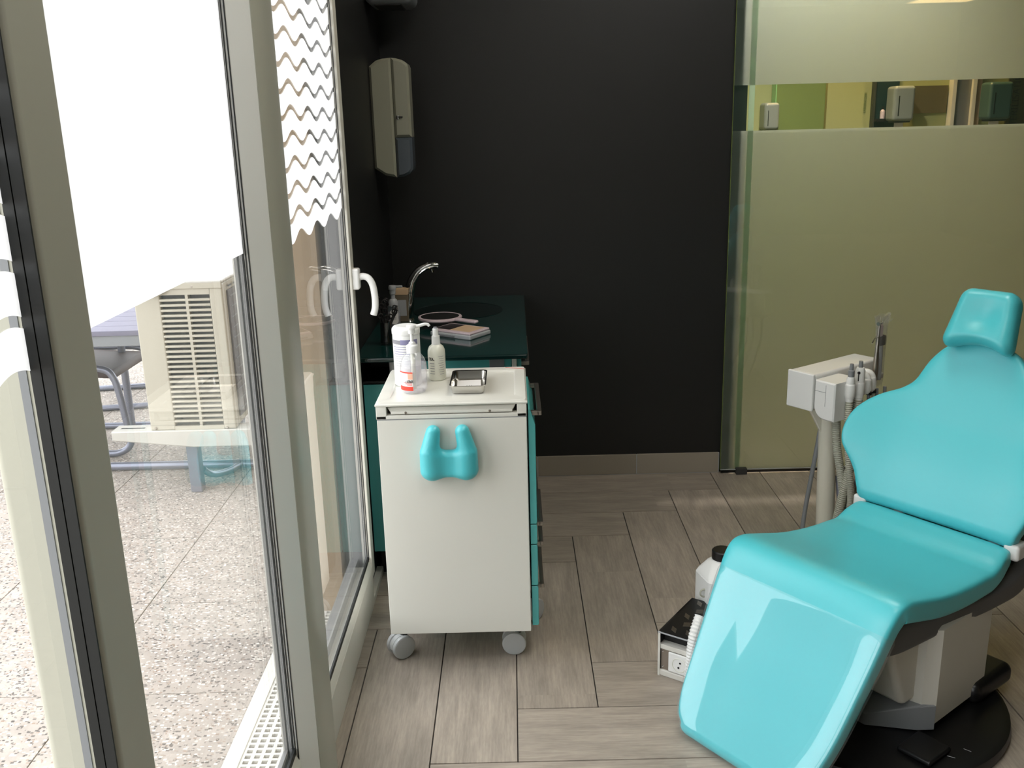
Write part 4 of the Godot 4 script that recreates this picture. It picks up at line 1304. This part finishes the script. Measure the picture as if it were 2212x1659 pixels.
	for i in 6:
		part("sleeve_crease", G.new().tube(PackedVector3Array([V(0.092 + i * 0.010, 0.776 + 0.004 * (i % 2), 0.094), V(0.090 + i * 0.0125, 0.800 - 0.006 * (i % 3), 0.096)]), 0.0011, 5), M.sleeve, u)
	# hoses that hang from the holders
	part("suction_hose", ribbed([q[0] + V(0, 0.565, 0), q[0] + V(-0.002, 0.47, 0.004), q[0] + V(0.004, 0.36, 0.012), q[0] + V(0.030, 0.24, 0.010), q[0] + V(0.05, 0.12, -0.01)], 0.0115, 0.0065), M.hose, u)
	part("suction_hose", ribbed([q[1] + V(0, 0.565, 0), q[1] + V(-0.004, 0.46, 0.0), q[1] + V(-0.012, 0.36, 0.0), q[1] + V(-0.02, 0.22, -0.02), q[1] + V(-0.02, 0.10, -0.04)], 0.0145, 0.0065), M.hose, u)
	part("suction_hose", ribbed([V(-0.045, 0.50, 0.060), V(-0.042, 0.41, 0.066), V(-0.022, 0.32, 0.072), V(-0.002, 0.22, 0.078), V(0.002, 0.18, 0.078)], 0.0135, 0.0065), M.hose, u)
	part("hose_socket", G.new().lathe([[0.0, 0.09], [0.026, 0.09], [0.026, 0.165], [0.018, 0.19], [0.0, 0.19]], 20, Transform3D(Basis(), V(0.008, 0, 0.076))), M.mid_grey, u)
	for i in [2, 3, 4, 5]:
		part("instrument_hose", G.new().tube(curve([q[i] + V(0.005, 0.572, 0.008), q[i] + V(0.007, 0.48, 0.012), q[i] + V(0.004, 0.36, 0.01), q[i] + V(-0.04, 0.20, -0.01)], 8), 0.0055, 10), M.mid_grey if i != 3 else M.hose, u)
	part("supply_cable", G.new().tube(curve([inv * V(0.986, 0.50, -2.885), inv * V(0.972, 0.42, -2.872), inv * V(0.952, 0.29, -2.86), inv * V(0.932, 0.15, -2.85), inv * V(0.915, 0.008, -2.83)], 8), 0.0075, 10), M.mid_grey, u)
	part("supply_cable", G.new().tube(curve([V(0.03, 0.28, 0.03), V(0.012, 0.20, 0.055), V(0.006, 0.10, 0.06), V(0.02, 0.008, 0.07)], 8), 0.011, 10), M.tube_steel, u)

func build_floor_box() -> void:
	# floor box: x along its front, z towards the viewer
	var e := V(0.82, 0, 0.572).normalized()
	var b := thing("floor_box", "low box with black chequer plate top and white power socket beside the chair", "utility box", V(0.357, 0, -2.175), Basis(e, Vector3.UP, e.cross(Vector3.UP)))
	var L := 0.26
	var H := 0.128
	var D := 0.20
	part("casing", G.new().box(V(0.003, 0.0, -D), V(L, 0.088, -0.03)), M.white_paint, b)
	part("side_plate", G.new().box(V(-0.003, 0.012, -D), V(0.0, H, 0.004)), M.dark_grey, b)
	part("side_rim", G.new().box(V(-0.003, 0.0, 0.0035), V(0.003, H, 0.0055)), M.white_paint, b)
	var lid := part("lid", G.new().rbox(V(-0.004, H - 0.004, -D - 0.004), V(L, H, 0.005), 0.0015, 1), M.checker, b)
	for r in 5:
		for k in 6:
			var o := V(0.028 + k * 0.040 + (0.018 if r % 2 else 0.0), H, -0.022 - r * 0.040)
			if o.x > L - 0.012:
				continue
			var g := G.new()
			for i in 5:
				g.prism(poly([-0.010, -0.0008, 0.010, -0.0008, 0.0085, 0.0009, -0.0085, 0.0009]), -0.0010, 0.0010, 0.0, Transform3D(Basis(Vector3.UP, 0.5 if r % 2 else -0.5), o + V((i - 2) * 0.0012, 0, (i - 2) * 0.0042)))
			part("tread_pattern", g, M.brushed, lid)
	part("lid_edge", G.new().box(V(-0.004, H - 0.0042, 0.0052), V(L, H - 0.0002, 0.0058)), M.pale_grey, b)
	part("dark_inside", G.new().box(V(0.003, 0.088, -D + 0.01), V(L - 0.01, H - 0.0045, -0.02)), M.black, b)
	for i in 3:
		part("wire", G.new().tube(curve([V(0.07 + i * 0.012, 0.09, -0.018), V(0.075 + i * 0.016, 0.105, -0.012), V(0.095 + i * 0.010, 0.092, -0.010)], 5), 0.0016, 6), M.beige if i == 1 else M.dark_grey, b)
	part("front_lip", G.new().rbox(V(0.0, 0.078, -0.03), V(L, 0.092, 0.003), 0.002, 1), M.white_paint, b)
	part("front_plate", G.new().rbox(V(0.002, 0.018, -0.004), V(L, 0.079, 0.0), 0.001, 1), M.brushed, b)
	part("bottom_lip", G.new().rbox(V(0.0, 0.0, -0.03), V(L, 0.018, 0.004), 0.003, 2), M.white_paint, b)
	for y in [0.026, 0.070]:
		part("screw", G.new().lathe([[0.0, 0.0], [0.0028, 0.0], [0.002, 0.0014], [0.0, 0.0018]], 10, Transform3D(Basis(Vector3.RIGHT, PI / 2), V(0.009, y, 0.0))), M.chrome, b)
	var s := part("socket", G.new().rbox(V(0.026, 0.020, -0.001), V(0.094, 0.076, 0.005), 0.004, 3), M.white_plastic, b)
	part("socket_well", G.new().lathe([[0.0, -0.006], [0.016, -0.006], [0.019, 0.0], [0.0195, 0.0007], [0.0185, 0.0012], [0.0155, -0.0052], [0.0, -0.0052]], 28, Transform3D(Basis(Vector3.RIGHT, PI / 2), V(0.057, 0.047, 0.0052))), M.frosty, s)
	for y in [-0.007, 0.007]:
		part("socket_hole", G.new().lathe([[0.0, 0.0], [0.0026, 0.0], [0.0026, 0.0012], [0.0, 0.0012]], 10, Transform3D(Basis(Vector3.RIGHT, PI / 2), V(0.058 + y * 0.3, 0.047 + y, 0.0056))), M.black, s)
	# ribbed white hose running down into it
	var h := thing("ribbed_hose", "white ribbed hose coming out of the low box beside the leg rest", "hose", V(0.425, 0.03, -2.128))
	part("hose", ribbed([V(0.002, 0.0, 0.012), V(0.004, 0.04, 0.010), V(0.008, 0.085, 0.006), V(0.014, 0.118, 0.0), V(0.03, 0.15, -0.02)], 0.0165, 0.008), M.white_plastic, h)
	# canister behind
	var k := thing("canister", "white plastic canister with a black cap standing behind the low box", "canister", V(0.553, 0, -2.355), Basis(Vector3.UP, 0.25))
	part("body", G.new().prism(rrect(0.120, 0.10, 0.016, 4), 0.0, 0.196, 0.004, Transform3D(Basis(V(1, 0, 0), V(0, 0, -1), V(0, 1, 0)), Vector3.ZERO)), M.white_plastic, k)
	var sr := []
	for q in [[0.118, 0.098, 0.016, 0.194], [0.110, 0.092, 0.020, 0.205], [0.080, 0.075, 0.030, 0.228], [0.058, 0.058, 0.0288, 0.236], [0.056, 0.056, 0.0278, 0.242]]:
		var ring := PackedVector3Array()
		for p in rrect(q[0], q[1], q[2], 6):
			ring.append(V(p.x, q[3], -p.y))
		sr.append(ring)
	part("shoulder", G.new().loft(sr), M.white_plastic, k)
	part("cap", G.new().lathe([[0.0, 0.240], [0.029, 0.240], [0.029, 0.262], [0.026, 0.265], [0.0, 0.265]], 28), M.black_plastic, k)
	part("handle_ring", G.new().tube(curve([V(-0.058, 0.165, 0.02), V(-0.070, 0.162, 0.02), V(-0.072, 0.150, 0.02), V(-0.062, 0.142, 0.02), V(-0.057, 0.145, 0.02)], 4), 0.0025, 8), M.hose, k)

func build_outdoor_things() -> void:
	# air conditioning unit
	var a := thing("air_conditioner", "cream outdoor air conditioning unit with louvred end on the terrace", "air conditioner", V(-1.285, 0.252, -3.98))
	var o := -a.position
	part("cabinet", G.new().rbox(V(-1.462, 0.252, -4.38), V(-1.122, 0.838, -3.612), 0.008, 2), M.cream_metal, a, o)
	var x0 := -1.362
	var x1 := -1.170
	var z := -3.582
	part("louvre_well", ground_box(x0 - 0.004, 0.262, -3.616, x1 + 0.004, 0.802, -3.606), M.black_plastic, a, o)
	part("end_stile", G.new().rbox(V(-1.462, 0.252, -3.614), V(x0, 0.838, z), 0.006, 2), M.cream_metal, a, o)
	part("end_stile", G.new().rbox(V(x1, 0.252, -3.614), V(-1.118, 0.838, z), 0.008, 2), M.cream_metal, a, o)
	part("end_rail", G.new().box(V(x0 - 0.002, 0.2525, -3.614), V(x1 + 0.002, 0.268, z - 0.0006)), M.cream_metal, a, o)
	part("end_rail", G.new().box(V(x0 - 0.002, 0.796, -3.614), V(x1 + 0.002, 0.836, z - 0.0006)), M.cream_metal, a, o)
	part("mid_bar", G.new().box(V(-1.2635, 0.262, -3.612), V(-1.2525, 0.80, z - 0.0004)), M.cream_metal, a, o)
	var pitch := (0.796 - 0.268) / 26.0
	for i in range(1, 26):
		var y := 0.268 + pitch * i
		part("louvre_slat", G.new().rbox(V(x0 - 0.002, y - 0.0046, -3.602), V(x1 + 0.002, y + 0.0046, z - 0.0002), 0.002, 1), M.cream_metal, a, o)
	part("lid", G.new().rbox(V(-1.466, 0.836, -4.385), V(-1.116, 0.850, -3.578), 0.007, 3), M.outdoor_white, a, o)
	part("lid_lip", G.new().rbox(V(-1.345, 0.818, -3.590), V(-1.118, 0.845, -3.578), 0.004, 2), M.cream_metal, a, o)
	part("grip_box", G.new().prism(poly([-1.46, 0.800, -1.355, 0.800, -1.335, 0.812, -1.315, 0.838, -1.34, 0.852, -1.46, 0.852]), -3.600, -3.560, 0.004), M.cream_metal, a, o)
	for q in [[-1.232, 0.828], [-1.44, 0.262], [-1.155, 0.258]]:
		part("screw", G.new().lathe([[0.0, 0.0], [0.006, 0.0], [0.004, 0.004], [0.0, 0.005]], 10, Transform3D(Basis(Vector3.RIGHT, PI / 2), V(q[0], q[1], z + 0.0005))), M.brushed, a, o)
	var fg := part("fan_panel", G.new().rbox(V(-1.1225, 0.285, -4.33), V(-1.1150, 0.800, -3.645), 0.003, 1), M.pier_grey, a, o)
	for i in 12:
		part("grille_bar", G.new().box(V(-1.1155, 0.31 + i * 0.042, -4.31), V(-1.1125, 0.314 + i * 0.042, -3.665)), M.mid_grey, fg)
	for k in 5:
		part("top_slot", G.new().box(V(-1.1165, 0.812, -3.70 - k * 0.07), V(-1.1145, 0.818, -3.655 - k * 0.07)), M.dark_grey, a, o)
	# its stand
	var s := thing("unit_stand", "low stand with tapering white beam and post under the air conditioning unit", "stand", V(-1.32, -0.03, -3.63))
	o = -s.position
	part("beam", G.new().prism(poly([-1.620, 0.252, -1.620, 0.214, -1.30, 0.180, -0.98, 0.180, -0.98, 0.252]), -3.665, -3.575, 0.004), M.outdoor_white, s, o)
	part("beam_slot", G.new().box(V(-1.595, 0.2515, -3.625), V(-1.50, 0.2528, -3.613)), M.dark_grey, s, o)
	part("beam", G.new().prism(poly([-1.620, 0.252, -1.620, 0.214, -1.30, 0.180, -0.98, 0.180, -0.98, 0.252]), -4.33, -4.24, 0.004), M.outdoor_white, s, o)
	for q in [-3.64, -4.28]:
		part("post", G.new().rbox(V(-1.345, -0.03, q - 0.024), V(-1.297, 0.185, q + 0.024), 0.006, 2), M.tube_steel, s, o)
	part("cross_bar", G.new().tube(PackedVector3Array([V(-1.95, -0.010, -3.90), V(-1.05, -0.010, -3.90)]), 0.018, 14), M.tube_steel, s, o)
	part("cross_bend", G.new().tube(curve([V(-1.30, 0.055, -3.66), V(-1.285, 0.01, -3.72), V(-1.25, -0.01, -3.80), V(-1.21, -0.012, -3.90)], 6), 0.014, 10), M.tube_steel, s, o)
	# slatted outdoor table
	var t := thing("outdoor_table", "grey outdoor table with lavender-grey plank top behind the air conditioner", "table", V(-2.05, -0.03, -4.15))
	o = -t.position
	for i in 7:
		part("plank", G.new().rbox(V(-2.75, 0.600, -3.775 - (i + 1) * 0.105 + 0.004), V(-1.50, 0.622, -3.775 - i * 0.105), 0.003, 1), M.lavender_wood, t, o)
	part("front_rail", G.new().rbox(V(-2.74, 0.555, -3.80), V(-1.505, 0.600, -3.782), 0.003, 1), M.mid_grey, t, o)
	part("back_rail", G.new().rbox(V(-2.74, 0.555, -4.51), V(-1.505, 0.600, -4.49), 0.003, 1), M.mid_grey, t, o)
	for x in [-2.70, -1.56]:
		for zz in [-3.83, -4.46]:
			part("leg", G.new().tube(PackedVector3Array([V(x - 0.35 if x > -2 else x, -0.03, zz), V(x - 0.35 if x > -2 else x, 0.60, zz)]), 0.018, 12), M.tube_steel, t, o)
	for zz in [-3.95, -4.15, -4.35]:
		part("under_bar", G.new().tube(PackedVector3Array([V(-2.72, 0.56, zz), V(-1.52, 0.56, zz)]), 0.016, 10), M.dark_grey, t, o)
	# cantilever chairs
	cantilever("brown outdoor chair on grey bent tubes beside the air conditioner", V(-2.03, -0.03, -4.30), 0.0)
	cantilever("brown outdoor chair behind the first, its floor tubes farther off", V(-2.20, -0.03, -5.05), 0.15)

func cantilever(label: String, at: Vector3, turn: float) -> void:
	var c := thing("outdoor_chair", label, "chair", at, Basis(Vector3.UP, turn))
	for s in [-1.0, 1.0]:
		var z: float = 0.215 * s
		part("frame_tube", G.new().tube(curve([V(-0.28, 0.016, z), V(0.12, 0.016, z), V(0.215, 0.022, z), V(0.262, 0.060, z), V(0.262, 0.115, z), V(0.245, 0.28, z), V(0.225, 0.375, z), V(0.18, 0.415, z), V(0.05, 0.42, z), V(-0.20, 0.41, z)], 6), 0.0155, 12), M.tube_steel, c)
	part("floor_bar", G.new().tube(PackedVector3Array([V(-0.28, 0.016, -0.215), V(-0.28, 0.016, 0.215)]), 0.0155, 12), M.tube_steel, c)
	part("seat", G.new().rbox(V(-0.22, 0.392, -0.20), V(0.222, 0.43, 0.20), 0.016, 3).bend(func(p: Vector3) -> Vector3: return V(p.x, p.y - 0.9 * pow(maxf(p.x - 0.08, 0.0), 2.0) * 2.0, p.z)), M.brown, c)

func build_lamps() -> void:
	# downlights of the passage and the room
	downlight("round downlight in the passage ceiling near the end of the dark wall", V(1.10, 2.6, -3.84), 3.4, Color(1.0, 0.97, 0.92))
	downlight("round downlight in the passage ceiling above the shaded green door", V(1.68, 2.6, -4.72), 0.9, Color(1.0, 0.84, 0.52))
	downlight("round downlight in the passage ceiling above the silver towel dispenser", V(2.0, 2.6, -4.74), 0.55, Color(1.0, 0.86, 0.56))
	downlight("round downlight in the room ceiling over the basin top", V(0.1, 2.6, -2.6), 0.10, Color(1.0, 0.86, 0.62))
	mat("lamp_panel", Color(1, 0.9, 0.7), 0.5).emission_enabled = true
	M.lamp_panel.emission = Color(1.0, 0.84, 0.56)
	M.lamp_panel.emission_energy_multiplier = 2.0
	mat("fill_panel", Color(1, 1, 1), 0.5).emission_enabled = true  # glowing face of the added fill lamps
	M.fill_panel.emission = Color(1.0, 0.985, 0.955)
	M.fill_panel.emission_energy_multiplier = 2.0
	panel_lamp("warm square ceiling lamp far behind the chair, mirrored in the glass door", V(4.75, 2.6, 3.6), "lamp_panel", 0.4)
	panel_lamp("added square white fill lamp over the floor in front of the trolley", V(0.35, 2.6, -0.9), "fill_panel", 0.35)  # added out of view to brighten the room
	panel_lamp("added square white fill lamp over the gap between trolley and chair", V(0.72, 2.6, -2.35), "fill_panel", 0.55)  # second added fill, lifts the far floor and the seat

func panel_lamp(label: String, at: Vector3, key: String, energy: float) -> void:
	var t := thing("ceiling_or_fill_lamp", label, "lamp", at)
	part("rim", G.new().rbox(V(-0.36, -0.03, -0.36), V(0.36, 0.0, 0.36), 0.004, 1), M.white_paint, t)
	part("lamp_panel", G.new().box(V(-0.33, -0.034, -0.33), V(0.33, -0.0302, 0.33)), M[key], t)
	var al := AreaLight3D.new()
	al.name = "lamp_glow"
	al.area_size = Vector2(0.66, 0.66)
	al.light_color = M[key].emission
	al.light_energy = energy
	al.area_range = 12.0
	al.shadow_enabled = true
	al.transform = Transform3D(Basis(Vector3.RIGHT, -PI / 2), V(0, -0.04, 0))
	t.add_child(al)

func downlight(label: String, at: Vector3, energy: float, c: Color) -> void:
	var t := thing("downlight", label, "lamp", at, Basis(), "downlights")
	part("ring", G.new().lathe([[0.036, -0.006], [0.045, -0.004], [0.046, 0.0], [0.034, 0.0]], 28), M.white_paint, t)
	var gm := mat("bulb_%d" % used["downlight"], c, 0.5)
	gm.emission_enabled = true
	gm.emission = c
	gm.emission_energy_multiplier = 6.0
	part("light_bulb", G.new().lathe([[0.0, -0.010], [0.022, -0.008], [0.033, -0.001], [0.0, -0.0005]], 24), gm, t)
	var l := SpotLight3D.new()
	l.name = "beam"
	l.light_color = c
	l.light_energy = energy
	l.light_size = 0.03
	l.spot_angle = 62.0
	l.spot_angle_attenuation = 0.8
	l.spot_range = 12.0
	l.spot_attenuation = 2.0
	l.shadow_enabled = true
	l.transform = Transform3D(Basis(Vector3.RIGHT, -PI / 2), V(0, -0.02, 0))
	t.add_child(l)
